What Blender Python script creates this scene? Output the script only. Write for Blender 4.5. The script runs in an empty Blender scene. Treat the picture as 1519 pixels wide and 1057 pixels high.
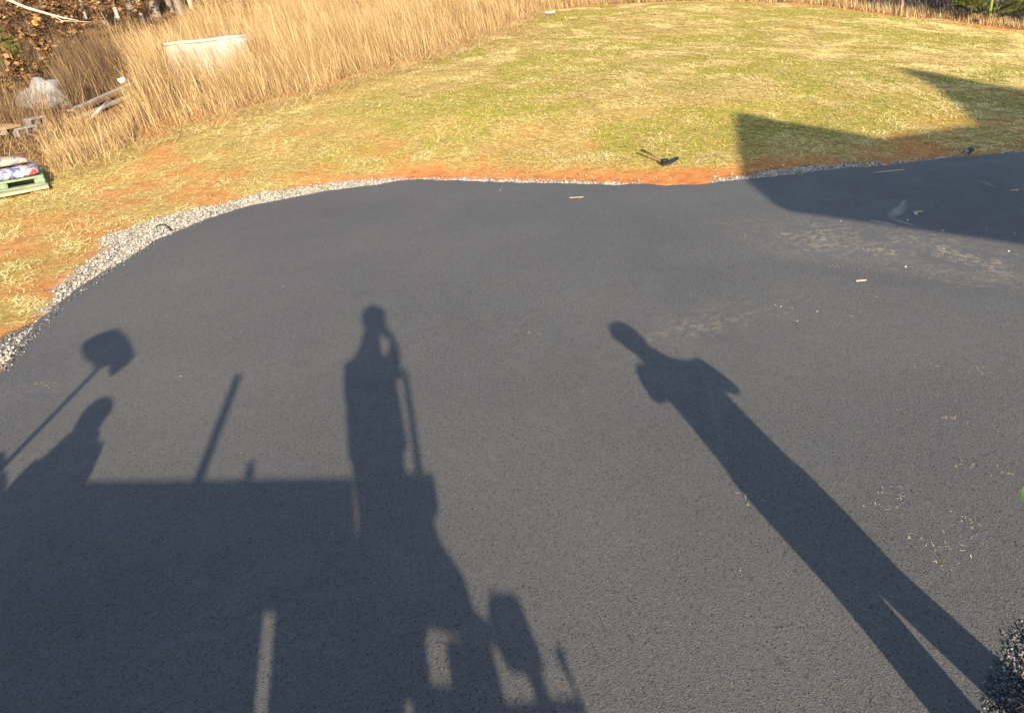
import bpy, bmesh, math, random
import numpy as np
from mathutils import Vector, Matrix

random.seed(7)
RNG = np.random.default_rng(11)
S = bpy.context.scene
COL = S.collection

# ------------------------------------------------------------------ camera
PITCH, ROLL, EYE, FPX, PW, PH = math.radians(27), math.radians(5), 2.75, 1120.0, 1519.0, 1057.0
sp, cp, sr, cr = math.sin(PITCH), math.cos(PITCH), math.sin(ROLL), math.cos(ROLL)
cam = bpy.data.cameras.new('camera'); cam_o = bpy.data.objects.new('camera', cam); COL.objects.link(cam_o)
cx_ = Vector((cr, -sp * sr, -cp * sr)); cy_ = Vector((sr, sp * cr, cp * cr)); cz_ = Vector((0, -cp, sp))
m = Matrix((cx_, cy_, cz_)).transposed().to_4x4(); m.translation = (0, 0, EYE)
cam_o.matrix_world = m
cam.sensor_width = 36; cam.lens = 36 * FPX / PW; cam.clip_start = 0.05; cam.clip_end = 2000
S.camera = cam_o

# ------------------------------------------------------------------ sky and sun
SUN_AZ, SUN_EL = math.radians(-10.29), math.radians(23.34)   # bearing shadows fall to, height of the sun
DH = np.array([math.sin(SUN_AZ), math.cos(SUN_AZ)]); RT = np.array([DH[1], -DH[0]])
W = bpy.data.worlds.new('World'); S.world = W; W.use_nodes = True
wn = W.node_tree.nodes; wl = W.node_tree.links
bg = wn['Background']; sky = wn.new('ShaderNodeTexSky'); sky.sky_type = 'NISHITA'; sky.sun_disc = False
sky.sun_elevation = SUN_EL; sky.sun_rotation = math.pi + SUN_AZ
sky.altitude = 200; sky.air_density = 1.0; sky.dust_density = 1.0; sky.ozone_density = 1.0
wl.new(sky.outputs[0], bg.inputs[0]); bg.inputs[1].default_value = 0.12
sun = bpy.data.lights.new('sun', 'SUN'); sun_o = bpy.data.objects.new('sun', sun); COL.objects.link(sun_o)
sun.energy = 4.7; sun.angle = math.radians(0.6); sun.color = (1.0, 0.88, 0.71)
ldir = Vector((DH[0] * math.cos(SUN_EL), DH[1] * math.cos(SUN_EL), -math.sin(SUN_EL)))
sun_o.rotation_euler = ldir.to_track_quat('-Z', 'Y').to_euler(); sun_o.location = (3, -12, 15)
S.view_settings.view_transform = 'Standard'; S.view_settings.look = 'None'
S.view_settings.gamma = 1.0; S.view_settings.use_curve_mapping = False
S.view_settings.exposure = 1.5
S.render.engine = 'CYCLES'
S.cycles.max_bounces = 5; S.cycles.use_denoising = True

# ------------------------------------------------------------------ helpers
def tag(o, label=None, cat=None, group=None, kind=None):
    if label: o['label'] = label
    if cat: o['category'] = cat
    if group: o['group'] = group
    if kind: o['kind'] = kind
    return o

def empty(name, loc=(0, 0, 0), rz=0.0):
    o = bpy.data.objects.new(name, None); COL.objects.link(o)
    o.location = loc; o.rotation_euler = (0, 0, rz); o.empty_display_size = 0.1
    return o

def link(name, me, mats=None, parent=None):
    o = bpy.data.objects.new(name, me); COL.objects.link(o)
    if mats:
        for q in (mats if isinstance(mats, (list, tuple)) else [mats]): me.materials.append(q)
    if parent: o.parent = parent
    return o

def np_mesh(name, V, F, mat, parent=None, smooth=False, mat_idx=None):
    """V (n,3) float, F (k,c) int: faces all of c corners"""
    V = np.asarray(V, np.float32); F = np.asarray(F, np.int32)
    me = bpy.data.meshes.new(name)
    me.vertices.add(len(V)); me.vertices.foreach_set('co', V.ravel())
    k, c = F.shape
    me.loops.add(k * c); me.loops.foreach_set('vertex_index', F.ravel())
    me.polygons.add(k); me.polygons.foreach_set('loop_start', np.arange(0, k * c, c, dtype=np.int32))
    if mat_idx is not None: me.polygons.foreach_set('material_index', np.asarray(mat_idx, np.int32))
    if smooth: me.polygons.foreach_set('use_smooth', np.ones(k, bool))
    me.update(calc_edges=True)
    return link(name, me, mat, parent)

def bm_obj(name, bm, mat, parent=None, smooth=False, bevel=0):
    if bevel:
        bmesh.ops.bevel(bm, geom=[e for e in bm.edges], offset=bevel, segments=2, affect='EDGES', profile=.6)
    bmesh.ops.recalc_face_normals(bm, faces=bm.faces)
    me = bpy.data.meshes.new(name); bm.to_mesh(me); bm.free()
    if smooth:
        for p_ in me.polygons: p_.use_smooth = True
    return link(name, me, mat, parent)

def add_box(bm, x0, x1, y0, y1, z0, z1, M=None):
    vs = [bm.verts.new((x, y, z)) for x in (x0, x1) for y in (y0, y1) for z in (z0, z1)]
    for f in ((0, 1, 3, 2), (4, 6, 7, 5), (0, 4, 5, 1), (2, 3, 7, 6), (0, 2, 6, 4), (1, 5, 7, 3)):
        bm.faces.new([vs[i] for i in f])
    if M is not None: bmesh.ops.transform(bm, matrix=M, verts=vs)
    return vs

def box(name, x0, x1, y0, y1, z0, z1, mat, parent=None, bevel=0.0, M=None):
    bm = bmesh.new(); add_box(bm, x0, x1, y0, y1, z0, z1)
    if bevel: bmesh.ops.bevel(bm, geom=list(bm.edges), offset=bevel, segments=2, affect='EDGES')
    if M is not None: bmesh.ops.transform(bm, matrix=M, verts=list(bm.verts))
    return bm_obj(name, bm, mat, parent)

def add_tube(bm, pts, rad, n=8, cap=True):
    pts = [Vector(p_) for p_ in pts]
    rings = []
    up = Vector((0.31, 0.17, 0.93))
    for i, p_ in enumerate(pts):
        t = (pts[min(i + 1, len(pts) - 1)] - pts[max(i - 1, 0)]).normalized()
        a = t.cross(up)
        if a.length < .05: a = t.cross(Vector((1, 0, 0)))
        a.normalize(); b = t.cross(a)
        r = rad[i] if isinstance(rad, (list, tuple)) else rad
        rings.append([bm.verts.new(p_ + (a * math.cos(2 * math.pi * k / n) + b * math.sin(2 * math.pi * k / n)) * r) for k in range(n)])
    for A, B in zip(rings, rings[1:]):
        for k in range(n): bm.faces.new((A[k], A[(k + 1) % n], B[(k + 1) % n], B[k]))
    if cap:
        bm.faces.new(rings[0][::-1]); bm.faces.new(rings[-1])

def tube(name, pts, rad, mat, parent=None, n=8, smooth=True):
    bm = bmesh.new(); add_tube(bm, pts, rad, n)
    return bm_obj(name, bm, mat, parent, smooth)

def prism(name, outline, y0, y1, mat, parent=None):
    """outline (x,z) extruded from y0 to y1"""
    bm = bmesh.new()
    a = [bm.verts.new((x, y0, z)) for x, z in outline]; b = [bm.verts.new((x, y1, z)) for x, z in outline]
    bm.faces.new(a); bm.faces.new(b[::-1]); n = len(a)
    for i in range(n): bm.faces.new((a[i], b[i], b[(i + 1) % n], a[(i + 1) % n]))
    return bm_obj(name, bm, mat, parent)

# value noise for scatter densities and relief
def vnoise(x, y, scale, seed):
    r = np.random.default_rng(seed).random((256, 256))
    fx, fy = np.asarray(x) / scale + 64.37, np.asarray(y) / scale + 91.71
    ix, iy = np.floor(fx).astype(int), np.floor(fy).astype(int)
    tx, ty = fx - ix, fy - iy
    tx = tx * tx * (3 - 2 * tx); ty = ty * ty * (3 - 2 * ty)
    g = lambda a, b: r[a % 256, b % 256]
    return (g(ix, iy) * (1 - tx) + g(ix + 1, iy) * tx) * (1 - ty) + (g(ix, iy + 1) * (1 - tx) + g(ix + 1, iy + 1) * tx) * ty

def sstep(a, b, x):
    t = np.clip((np.asarray(x, float) - a) / (b - a), 0, 1); return t * t * (3 - 2 * t)

def inside(poly, x, y):
    x = np.asarray(x, float); y = np.asarray(y, float); c = np.zeros(x.shape, bool)
    n = len(poly)
    for i in range(n):
        x0, y0 = poly[i]; x1, y1 = poly[(i + 1) % n]
        if y0 == y1: continue
        k = ((y0 > y) != (y1 > y)) & (x < (x1 - x0) * (y - y0) / (y1 - y0) + x0)
        c ^= k
    return c

def polydist(line, x, y, closed=False):
    x = np.asarray(x, float); y = np.asarray(y, float); d = np.full(x.shape, 1e9)
    n = len(line)
    for i in range(n if closed else n - 1):
        x0, y0 = line[i]; x1, y1 = line[(i + 1) % n]
        dx, dy = x1 - x0, y1 - y0
        t = np.clip(((x - x0) * dx + (y - y0) * dy) / (dx * dx + dy * dy + 1e-12), 0, 1)
        d = np.minimum(d, np.hypot(x - x0 - t * dx, y - y0 - t * dy))
    return d

# ------------------------------------------------------------------ lie of the land
def pray(px, py):
    x = (px - PW / 2) / FPX; y = (py - PH / 2) / FPX
    xr = x * cr - y * sr; yr = y * cr + x * sr
    return np.array([xr, cp - sp * yr, -(sp + cp * yr)])

def flat(px, py, z=0.0):
    r = pray(px, py); t = (z - EYE) / r[2]
    return (r[0] * t, r[1] * t)

HEIGHTS = np.array([
    (-7.79, 12.71, .20), (-8.95, 15.24, .6), (-7.09, 13.31, .30), (-5.35, 16.81, .62), (-2.63, 19.43, .85), (-.36, 23.42, 1.05),
    (2.01, 29.1, 1.32), (3.95, 31.26, 1.35), (7.29, 31.31, 1.2), (9.43, 29.94, 1.05), (11.7, 29.39, .8), (13.35, 27.65, .5),
    (15.02, 26.4, .2), (16.35, 24.29, -.1), (-11.54, 19.5, 1.5), (-11.08, 23.76, 1.75), (-7.47, 21.11, .95), (-.35, 14.4, .45),
    (3.32, 14.13, .42), (6.19, 13.65, .25), (7.87, 12.4, .08), (-1.52, 13.06, .14), (1.66, 11.3, .06),
    (-5, 6, 0), (-4.9, 8.9, 0), (-3, 10.8, 0), (-1.4, 11.7, 0), (3, 10, 0), (5.5, 10.2, 0), (7.3, 10.3, 0), (12, 11, -.1),
    (-8, 8, .05), (-12, 10, .3), (-14, 15, 1.0), (-6, 0, 0), (-6, -10, 0), (0, 5, 0), (0, -10, 0), (5, 3, 0), (10, 3, 0), (10, -10, 0), (18, 0, -.1),
    (-25, 20, 4.2), (-25, 40, 7.0), (-12, 34, 3.6), (-10, 45, 5.0), (0, 40, 1.9), (5, 55, 2.2), (12, 40, 1.1), (25, 45, .3), (25, 25, -.3), (19, 30, .1), (40, 25, -.6),
    (-25, 0, 1.2), (-25, -25, .5), (25, -25, 0), (0, -30, 0), (40, 0, -.4), (45, 60, .5), (-30, 60, 8.0), (0, 65, 3.0)])

def _tps(r2): return 0.5 * r2 * np.log(r2 + 1e-9)
_n = len(HEIGHTS)
_K = _tps((HEIGHTS[:, None, 0] - HEIGHTS[None, :, 0]) ** 2 + (HEIGHTS[:, None, 1] - HEIGHTS[None, :, 1]) ** 2) + np.eye(_n) * .6
_P = np.c_[np.ones(_n), HEIGHTS[:, :2]]
_w = np.linalg.solve(np.r_[np.c_[_K, _P], np.c_[_P.T, np.zeros((3, 3))]], np.r_[HEIGHTS[:, 2], 0, 0, 0])

def tps(x, y):
    x = np.clip(np.asarray(x, float), -32, 46); y = np.clip(np.asarray(y, float), -32, 66)
    o = _w[_n] + _w[_n + 1] * x + _w[_n + 2] * y
    for i in range(_n): o = o + _w[i] * _tps((x - HEIGHTS[i, 0]) ** 2 + (y - HEIGHTS[i, 1]) ** 2)
    return o

# asphalt outline: the far edge as it curves round, then the sides behind the camera
EDGE_PX = [(0, 552), (30, 515), (60, 480), (85, 455), (140, 415), (185, 385), (240, 352), (300, 328), (370, 306), (430, 293), (500, 281),
           (570, 271), (625, 266.5), (680, 267), (740, 270), (850, 273), (960, 274.5), (1060, 272), (1120, 265), (1200, 255), (1300, 245), (1400, 235), (1519, 224)]
EDGE = [flat(*q) for q in EDGE_PX]
RIGHT_PX = [(1519, 945), (1497, 1015), (1478, 1057)]
REDGE = [flat(*q) for q in RIGHT_PX]
APOLY = EDGE + [(9.5, 10.9), (13, 11.8), (18, 12.4), (22, 9.5), (20, 6.2), (14, 5.0), (8, 4.1), (4, 3.05)] + REDGE + \
        [(1.62, 1.2), (1.6, 0), (2.2, -3), (3.4, -8), (3.4, -16), (-6, -16), (-6.6, -6), (-5.6, 0), (-4.75, 3.2), (-4.5, 5.0)]

def gz(x, y):
    x = np.asarray(x, float); y = np.asarray(y, float)
    ins = inside(APOLY, x, y); d = polydist(APOLY, x, y, True)
    t = tps(x, y) + (vnoise(x, y, .9, 3) - .5) * .06 * sstep(.3, 2, d) + (vnoise(x, y, 3.3, 4) - .5) * .12 * sstep(1, 4, d)
    t = -.035 + (t + .035) * sstep(0.0, 1.1, d)
    return np.where(ins, -.16 + .125 * sstep(.12, 0, d), t)

def gz1(x, y): return float(gz(np.array([x]), np.array([y]))[0])

def hit(px, py):
    """where a line of sight meets the ground"""
    r = pray(px, py); ts = np.linspace(2, 70, 1400)
    z = EYE + r[2] * ts; g = np.maximum(gz(r[0] * ts, r[1] * ts), tps(r[0] * ts, r[1] * ts) * 0 - 9)
    k = np.argmax(z < g)
    if not (z < g).any(): k = len(ts) - 1
    t = ts[k]; x, y = r[0] * t, r[1] * t
    return Vector((x, y, gz1(x, y)))

# ------------------------------------------------------------------ materials
def new_mat(name, rough=.9, spec=.2):
    mt = bpy.data.materials.new(name); mt.use_nodes = True
    b = mt.node_tree.nodes['Principled BSDF']; b.inputs['Roughness'].default_value = rough
    b.inputs['Specular IOR Level'].default_value = spec
    return mt, mt.node_tree.nodes, mt.node_tree.links, b

def nd(n, t, **kw):
    x = n.new(t)
    for k, v in kw.items(): setattr(x, k, v)
    return x

def ramp(n, l, fac, stops):
    r = n.new('ShaderNodeValToRGB'); e = r.color_ramp.elements
    while len(e) < len(stops): e.new(.5)
    for i, (p_, c) in enumerate(stops):
        e[i].position = p_; e[i].color = (*c, 1) if len(c) == 3 else c
    if fac is not None: l.new(fac, r.inputs[0])
    return r

def noise(n, l, vec, scale, detail=4, rough=.6, dist=0.0):
    t = n.new('ShaderNodeTexNoise'); t.inputs['Scale'].default_value = scale; t.inputs['Detail'].default_value = detail
    t.inputs['Roughness'].default_value = rough; t.inputs['Distortion'].default_value = dist
    if vec is not None: l.new(vec, t.inputs['Vector'])
    return t

def mixc(n, l, f, a, b):
    x = n.new('ShaderNodeMix'); x.data_type = 'RGBA'
    for inp, v in ((x.inputs[0], f), (x.inputs[6], a), (x.inputs[7], b)):
        if hasattr(v, 'is_output'): l.new(v, inp)
        elif isinstance(v, (int, float)): inp.default_value = v
        else: inp.default_value = (*v, 1)
    return x.outputs[2]

def math_(n, l, op, a, b=None, clamp=False):
    x = n.new('ShaderNodeMath'); x.operation = op; x.use_clamp = clamp
    for i, v in ((0, a), (1, b)):
        if v is None: continue
        if hasattr(v, 'is_output'): l.new(v, x.inputs[i])
        else: x.inputs[i].default_value = v
    return x.outputs[0]

def bump(n, l, h, strength, dist, bsdf):
    b = n.new('ShaderNodeBump'); b.inputs['Strength'].default_value = strength; b.inputs['Distance'].default_value = dist
    l.new(h, b.inputs['Height']); l.new(b.outputs[0], bsdf.inputs['Normal'])

def plain(name, col, rough=.8, var=.25, scale=8.0, metal=0.0, bumpd=.004, spec=.3):
    """painted or natural surface with mottling and slight relief"""
    mt, n, l, b = new_mat(name, rough, spec)
    tc = n.new('ShaderNodeTexCoord'); ns = noise(n, l, tc.outputs['Object'], scale, 6, .65)
    lo = tuple(c * (1 - var) for c in col); hi = tuple(min(1, c * (1 + var)) for c in col)
    r = ramp(n, l, ns.outputs[0], [(.3, lo), (.7, hi)])
    l.new(r.outputs[0], b.inputs['Base Color']); b.inputs['Metallic'].default_value = metal
    ns2 = noise(n, l, tc.outputs['Object'], scale * 6, 4)
    bump(n, l, ns2.outputs[0], .5, bumpd, b)
    return mt

def strand_mat(name, stops, trans=.25, rough=.7):
    """each strand or leaf its own tone"""
    mt, n, l, b = new_mat(name, rough, .15)
    g = n.new('ShaderNodeNewGeometry')
    r = ramp(n, l, g.outputs['Random Per Island'], stops)
    l.new(r.outputs[0], b.inputs['Base Color'])
    if trans:
        t = n.new('ShaderNodeBsdfTranslucent'); l.new(r.outputs[0], t.inputs[0])
        mx = n.new('ShaderNodeMixShader'); mx.inputs[0].default_value = trans
        l.new(b.outputs[0], mx.inputs[1]); l.new(t.outputs[0], mx.inputs[2])
        l.new(mx.outputs[0], n['Material Output'].inputs[0])
    return mt

def ground_mat():
    mt, n, l, b = new_mat('clay_ground', .95, .1)
    geo = n.new('ShaderNodeNewGeometry'); P = geo.outputs['Position']
    def attr(k):
        a = n.new('ShaderNodeAttribute'); a.attribute_name = k; return a.outputs['Fac']
    n1 = noise(n, l, P, 1.1, 6, .65); n2 = noise(n, l, P, 4.0, 6, .7); n3 = noise(n, l, P, 17, 7, .78)
    clay = ramp(n, l, n2.outputs[0], [(.28, (.26, .088, .027)), (.5, (.42, .155, .048)), (.75, (.52, .225, .075))]).outputs[0]
    straw = ramp(n, l, n3.outputs[0], [(.34, (.14, .095, .024)), (.5, (.30, .212, .062)), (.66, (.56, .43, .155))]).outputs[0]
    green = ramp(n, l, n3.outputs[0], [(.34, (.11, .108, .014)), (.52, (.22, .203, .032)), (.7, (.38, .335, .07))]).outputs[0]
    leaf = ramp(n, l, n3.outputs[0], [(.3, (.07, .038, .018)), (.52, (.18, .09, .035)), (.75, (.33, .17, .065))]).outputs[0]
    s_f = math_(n, l, 'MULTIPLY', attr('straw'), ramp(n, l, n3.outputs[0], [(.28, (0, 0, 0)), (.48, (1, 1, 1))]).outputs[0])
    c = mixc(n, l, s_f, clay, straw)
    gm = math_(n, l, 'MULTIPLY', attr('green'), ramp(n, l, n2.outputs[0], [(.38, (0, 0, 0)), (.58, (1, 1, 1))]).outputs[0])
    c = mixc(n, l, gm, c, green)
    c = mixc(n, l, attr('woods'), c, leaf)
    stone = ramp(n, l, n3.outputs[0], [(.35, (.20, .17, .13)), (.6, (.42, .38, .32))]).outputs[0]
    c = mixc(n, l, attr('stone'), c, stone)
    tar = math_(n, l, 'MULTIPLY', attr('tar'), 1.0)
    c = mixc(n, l, tar, c, (.035, .034, .034))
    l.new(c, b.inputs['Base Color'])
    h = math_(n, l, 'ADD', n2.outputs[0], math_(n, l, 'MULTIPLY', n3.outputs[0], .6))
    bump(n, l, h, .8, .05, b)
    return mt

def asphalt_mat():
    mt, n, l, b = new_mat('asphalt', .72, .35)
    geo = n.new('ShaderNodeNewGeometry'); P = geo.outputs['Position']
    v = n.new('ShaderNodeTexVoronoi'); v.inputs['Scale'].default_value = 130; l.new(P, v.inputs['Vector'])
    f = noise(n, l, P, 210, 4, .7); f2 = noise(n, l, P, 60, 5, .7); g = noise(n, l, P, .45, 5, .55); g2 = noise(n, l, P, 2.2, 5, .65, .8)
    base = ramp(n, l, f.outputs[0], [(.3, (.038, .0358, .0332)), (.5, (.0700, .0660, .0612)), (.72, (.110, .1035, .0960))]).outputs[0]
    # single stones of the mix show paler or darker
    stone = ramp(n, l, v.outputs['Color'], [(.10, (.32, .32, .33)), (.27, (.94, .94, .94)), (.75, (1.08, 1.08, 1.07)), (.95, (1.6, 1.58, 1.52))]).outputs[0]
    mu = n.new('ShaderNodeMix'); mu.data_type = 'RGBA'; mu.blend_type = 'MULTIPLY'; mu.inputs[0].default_value = 1
    l.new(base, mu.inputs[6]); l.new(stone, mu.inputs[7])
    big = ramp(n, l, g.outputs[0], [(.3, (.86, .86, .88)), (.7, (1.14, 1.13, 1.11))]).outputs[0]
    mu2 = n.new('ShaderNodeMix'); mu2.data_type = 'RGBA'; mu2.blend_type = 'MULTIPLY'; mu2.inputs[0].default_value = 1
    l.new(mu.outputs[2], mu2.inputs[6]); l.new(big, mu2.inputs[7])
    # broad passes of the paver and roller, slightly different in tone
    mpl = n.new('ShaderNodeMapping'); mpl.inputs['Rotation'].default_value = (0, 0, .35); mpl.inputs['Scale'].default_value = (.10, .55, 1); l.new(P, mpl.inputs[0])
    lane = noise(n, l, mpl.outputs[0], 1.0, 4, .6, .3)
    mu3 = n.new('ShaderNodeMix'); mu3.data_type = 'RGBA'; mu3.blend_type = 'MULTIPLY'; mu3.inputs[0].default_value = 1
    l.new(mu2.outputs[2], mu3.inputs[6]); l.new(ramp(n, l, lane.outputs[0], [(.32, (.95, .95, .95)), (.5, (1, 1, 1)), (.68, (1.05, 1.05, 1.045))]).outputs[0], mu3.inputs[7])
    mu2 = mu3
    # tan dust tracked on to the mat near the bend
    def spot(x, y, rx, ry, ang):
        mp = n.new('ShaderNodeMapping'); mp.vector_type = 'TEXTURE'
        mp.inputs['Location'].default_value = (x, y, 0); mp.inputs['Rotation'].default_value = (0, 0, ang); mp.inputs['Scale'].default_value = (rx, ry, 1)
        l.new(P, mp.inputs[0]); ln = n.new('ShaderNodeVectorMath'); ln.operation = 'LENGTH'; l.new(mp.outputs[0], ln.inputs[0])
        return ramp(n, l, ln.outputs['Value'], [(.25, (1, 1, 1)), (1.0, (0, 0, 0))]).outputs[0]
    def streak(pa, pb, w_):
        (x0, y0), (x1, y1) = flat(*pa), flat(*pb)
        return spot((x0 + x1) / 2, (y0 + y1) / 2, math.hypot(x1 - x0, y1 - y0) * .6, w_, math.atan2(y1 - y0, x1 - x0))
    ds = spot(*flat(1345, 372), 2.3, .85, -.75)
    ds = math_(n, l, 'ADD', ds, math_(n, l, 'MULTIPLY', spot(*flat(1060, 480), 1.4, .5, .5), .45), True)
    dm = ramp(n, l, g2.outputs[0], [(.40, (0, 0, 0)), (.62, (1, 1, 1))]).outputs[0]
    dn = noise(n, l, P, 13, 8, .78)
    dm = math_(n, l, 'MULTIPLY', dm, ramp(n, l, dn.outputs[0], [(.47, (0, 0, 0)), (.60, (1, 1, 1))]).outputs[0])
    dust = math_(n, l, 'MULTIPLY', math_(n, l, 'MULTIPLY', ds, dm), .75, True)
    c = mixc(n, l, dust, mu2.outputs[2], (.30, .235, .16))
    seam = math_(n, l, 'ADD', streak((1010, 505), (1050, 560), .03), streak((1048, 555), (1078, 700), .025), True)
    c = mixc(n, l, math_(n, l, 'MULTIPLY', seam, .18), c, (.15, .12, .085))
    # coarse dark band where the mat was torn, and a pale dried splash in the house shade
    cz = math_(n, l, 'MULTIPLY', math_(n, l, 'ADD', spot(*flat(1330, 412), 1.7, .28, -.62), math_(n, l, 'MULTIPLY', spot(*flat(1120, 400), 1.1, .4, -.2), .6), True), ramp(n, l, f2.outputs[0], [(.50, (0, 0, 0)), (.60, (1, 1, 1))]).outputs[0])
    c = mixc(n, l, math_(n, l, 'MULTIPLY', cz, .75), c, (.025, .025, .025))
    sp_ = None
    for q_ in (((1342, 297), (1336, 306), .035), ((1340, 304), (1322, 322), .09), ((1318, 323), (1362, 336), .03), ((1449, 267), (1482, 279), .02), ((1290, 326), (1330, 334), .05), ((1302, 254), (1340, 256), .03)):
        t_ = streak(*q_); sp_ = t_ if sp_ is None else math_(n, l, 'ADD', sp_, t_, True)
    sp_ = math_(n, l, 'MULTIPLY', sp_, ramp(n, l, dn.outputs[0], [(.3, (0, 0, 0)), (.55, (1, 1, 1))]).outputs[0])
    c = mixc(n, l, math_(n, l, 'MULTIPLY', sp_, .5), c, (.30, .30, .29))
    # faint pale scuffs left by the roller and boots
    sc = noise(n, l, P, 1.5, 7, .75, 2.5)
    scm = math_(n, l, 'MULTIPLY', ramp(n, l, sc.outputs[0], [(.62, (0, 0, 0)), (.75, (1, 1, 1))]).outputs[0], .22)
    c = mixc(n, l, scm, c, (.13, .125, .12))
    l.new(c, b.inputs['Base Color'])
    b.inputs['Diffuse Roughness'].default_value = 0.0
    rr = ramp(n, l, g2.outputs[0], [(.3, (.72, .72, .72)), (.7, (.9, .9, .9))]); l.new(rr.outputs[0], b.inputs['Roughness'])
    h = math_(n, l, 'ADD', math_(n, l, 'MULTIPLY', v.outputs['Distance'], .9), math_(n, l, 'ADD', f.outputs[0], f2.outputs[0]))
    bump(n, l, h, .6, .006, b)
    return mt

M_GROUND = ground_mat(); M_ASPH = asphalt_mat()
M_STRAW = strand_mat('straw', [(0, (.34, .235, .06)), (.3, (.60, .45, .14)), (.65, (.82, .655, .25)), (1, (.93, .81, .42))], .1)
M_GREEN = strand_mat('seedling_grass', [(0, (.15, .15, .02)), (.5, (.26, .235, .036)), (1, (.38, .325, .066))], .3)
M_TALL = strand_mat('dry_grass', [(0, (.10, .052, .018)), (.22, (.25, .15, .06)), (.6, (.40, .265, .118)), (1, (.66, .50, .26))], .25)
M_BRUSH = strand_mat('dead_brush', [(0, (.05, .032, .02)), (.4, (.12, .072, .038)), (.75, (.20, .125, .06)), (1, (.30, .20, .095))], .1)
M_LEAF = strand_mat('dead_leaf', [(0, (.05, .028, .015)), (.4, (.14, .072, .032)), (.75, (.26, .135, .055)), (.93, (.37, .20, .08)), (1, (.48, .33, .17))], .25)
M_PINE = strand_mat('pine_needle', [(0, (.035, .055, .012)), (.5, (.10, .125, .026)), (1, (.21, .22, .055))], .2)
M_STONE = strand_mat('crushed_stone', [(0, (.08, .072, .06)), (.3, (.19, .17, .14)), (.62, (.29, .262, .215)), (.88, (.42, .385, .32)), (1, (.30, .16, .075))], 0)
M_TAR = strand_mat('loose_asphalt', [(0, (.022, .022, .021)), (.6, (.085, .082, .078)), (.9, (.15, .143, .134)), (1, (.26, .245, .22))], 0, .9)
M_BARK = plain('bark', (.16, .125, .095), .95, .4, 9, bumpd=.02)
M_BARKP = plain('pale_bark', (.36, .30, .24), .95, .3, 9, bumpd=.01)
M_BARE = plain('bare_branch', (.42, .34, .24), .8, .15, 9, bumpd=.004)

# ------------------------------------------------------------------ ground sheet
def axis(fine0, fine1, step, far0, far1):
    a = list(np.arange(fine0, fine1 + 1e-6, step))
    s, v = step, fine1
    while v < far1: s *= 1.28; v += s; a.append(min(v, far1))
    s, v = step, fine0
    while v > far0: s *= 1.28; v -= s; a.insert(0, max(v, far0))
    return np.array(sorted(set(np.round(a, 5))))
ax = axis(-15, 19, .17, -400, 400); ay = axis(1, 36, .17, -400, 600)
GX, GY = np.meshgrid(ax, ay, indexing='ij'); gx, gy = GX.ravel(), GY.ravel()
GZ = gz(gx, gy)
nx_, ny_ = len(ax), len(ay)
I = np.arange(nx_ * ny_).reshape(nx_, ny_)
F = np.stack([I[:-1, :-1], I[1:, :-1], I[1:, 1:], I[:-1, 1:]], -1).reshape(-1, 4)
ground = np_mesh('ground', np.c_[gx, gy, GZ], F, M_GROUND, smooth=True); tag(ground, kind='structure')

# where tall grass begins, along the back of the lawn
GRASS_LINE = [(-7.6, 13.6), (-7.0, 14.6), (-6.3, 15.8), (-5.35, 16.81), (-4.2, 17.9), (-2.63, 19.43), (-1.5, 21.2), (-.36, 23.42), (.8, 26.3), (2.01, 29.1), (3.95, 31.26),
              (7.29, 31.31), (9.43, 29.94), (11.7, 29.39), (13.35, 27.65), (15.02, 26.4), (16.35, 24.29), (20, 22), (26, 19)]
LAWN = [(-9.0, 8.6), (-8.4, 11.8)] + GRASS_LINE + [(26, 5)] + [(18, 12.6), (9.5, 11.0)] + EDGE[::-1] + [(-5.6, 3.0), (-9, 3.5)]
D_EDGE = lambda x, y: polydist(EDGE + [(9.5, 10.9), (13, 11.8)], x, y)

def clay_cover(x, y):
    """0 bare clay .. 1 straw, over the seeded lawn"""
    d = D_EDGE(x, y)
    c = .2 + .8 * sstep(.1, .9, d + (vnoise(x, y, .8, 21) - .5) * .9)
    pat = sstep(.22, .55, .55 * vnoise(x, y, 1.3, 22) + .45 * vnoise(x, y, .45, 23))
    c = c * (.42 + .8 * np.maximum(pat, .75 * sstep(1.2, 3.0, d) * sstep(-5, -2, x)))
    bare = sstep(-4.6, -6.0, x) * sstep(10.2, 8.2, y)
    rim = sstep(.95, .3, d + (vnoise(x, y, .5, 27) - .5) * .6) * sstep(-3.4, -1.8, x) * sstep(4.2, 3.2, x)
    return np.clip(c * (1 - .85 * bare * sstep(.12, .5, vnoise(x, y, .8, 29))) * (1 - .85 * rim), 0, 1)
def green_cover(x, y):
    d = D_EDGE(x, y)
    g = sstep(.44, .74, .55 * vnoise(x, y, 1.7, 31) + .45 * vnoise(x, y, .7, 32) + .06 * np.clip((x + 1) / 8, -1, 1))
    return g * sstep(.4, 1.6, d) * (.25 + .75 * sstep(-4.5, 0, x))
ins_l = inside(LAWN, gx, gy)
dg = polydist(GRASS_LINE, gx, gy)
woods = np.where(ins_l, 0, sstep(-.1, .8, dg)) * ((gy > 11) | (gx < -8.2)) * (1 - inside(APOLY, gx, gy))
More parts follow.
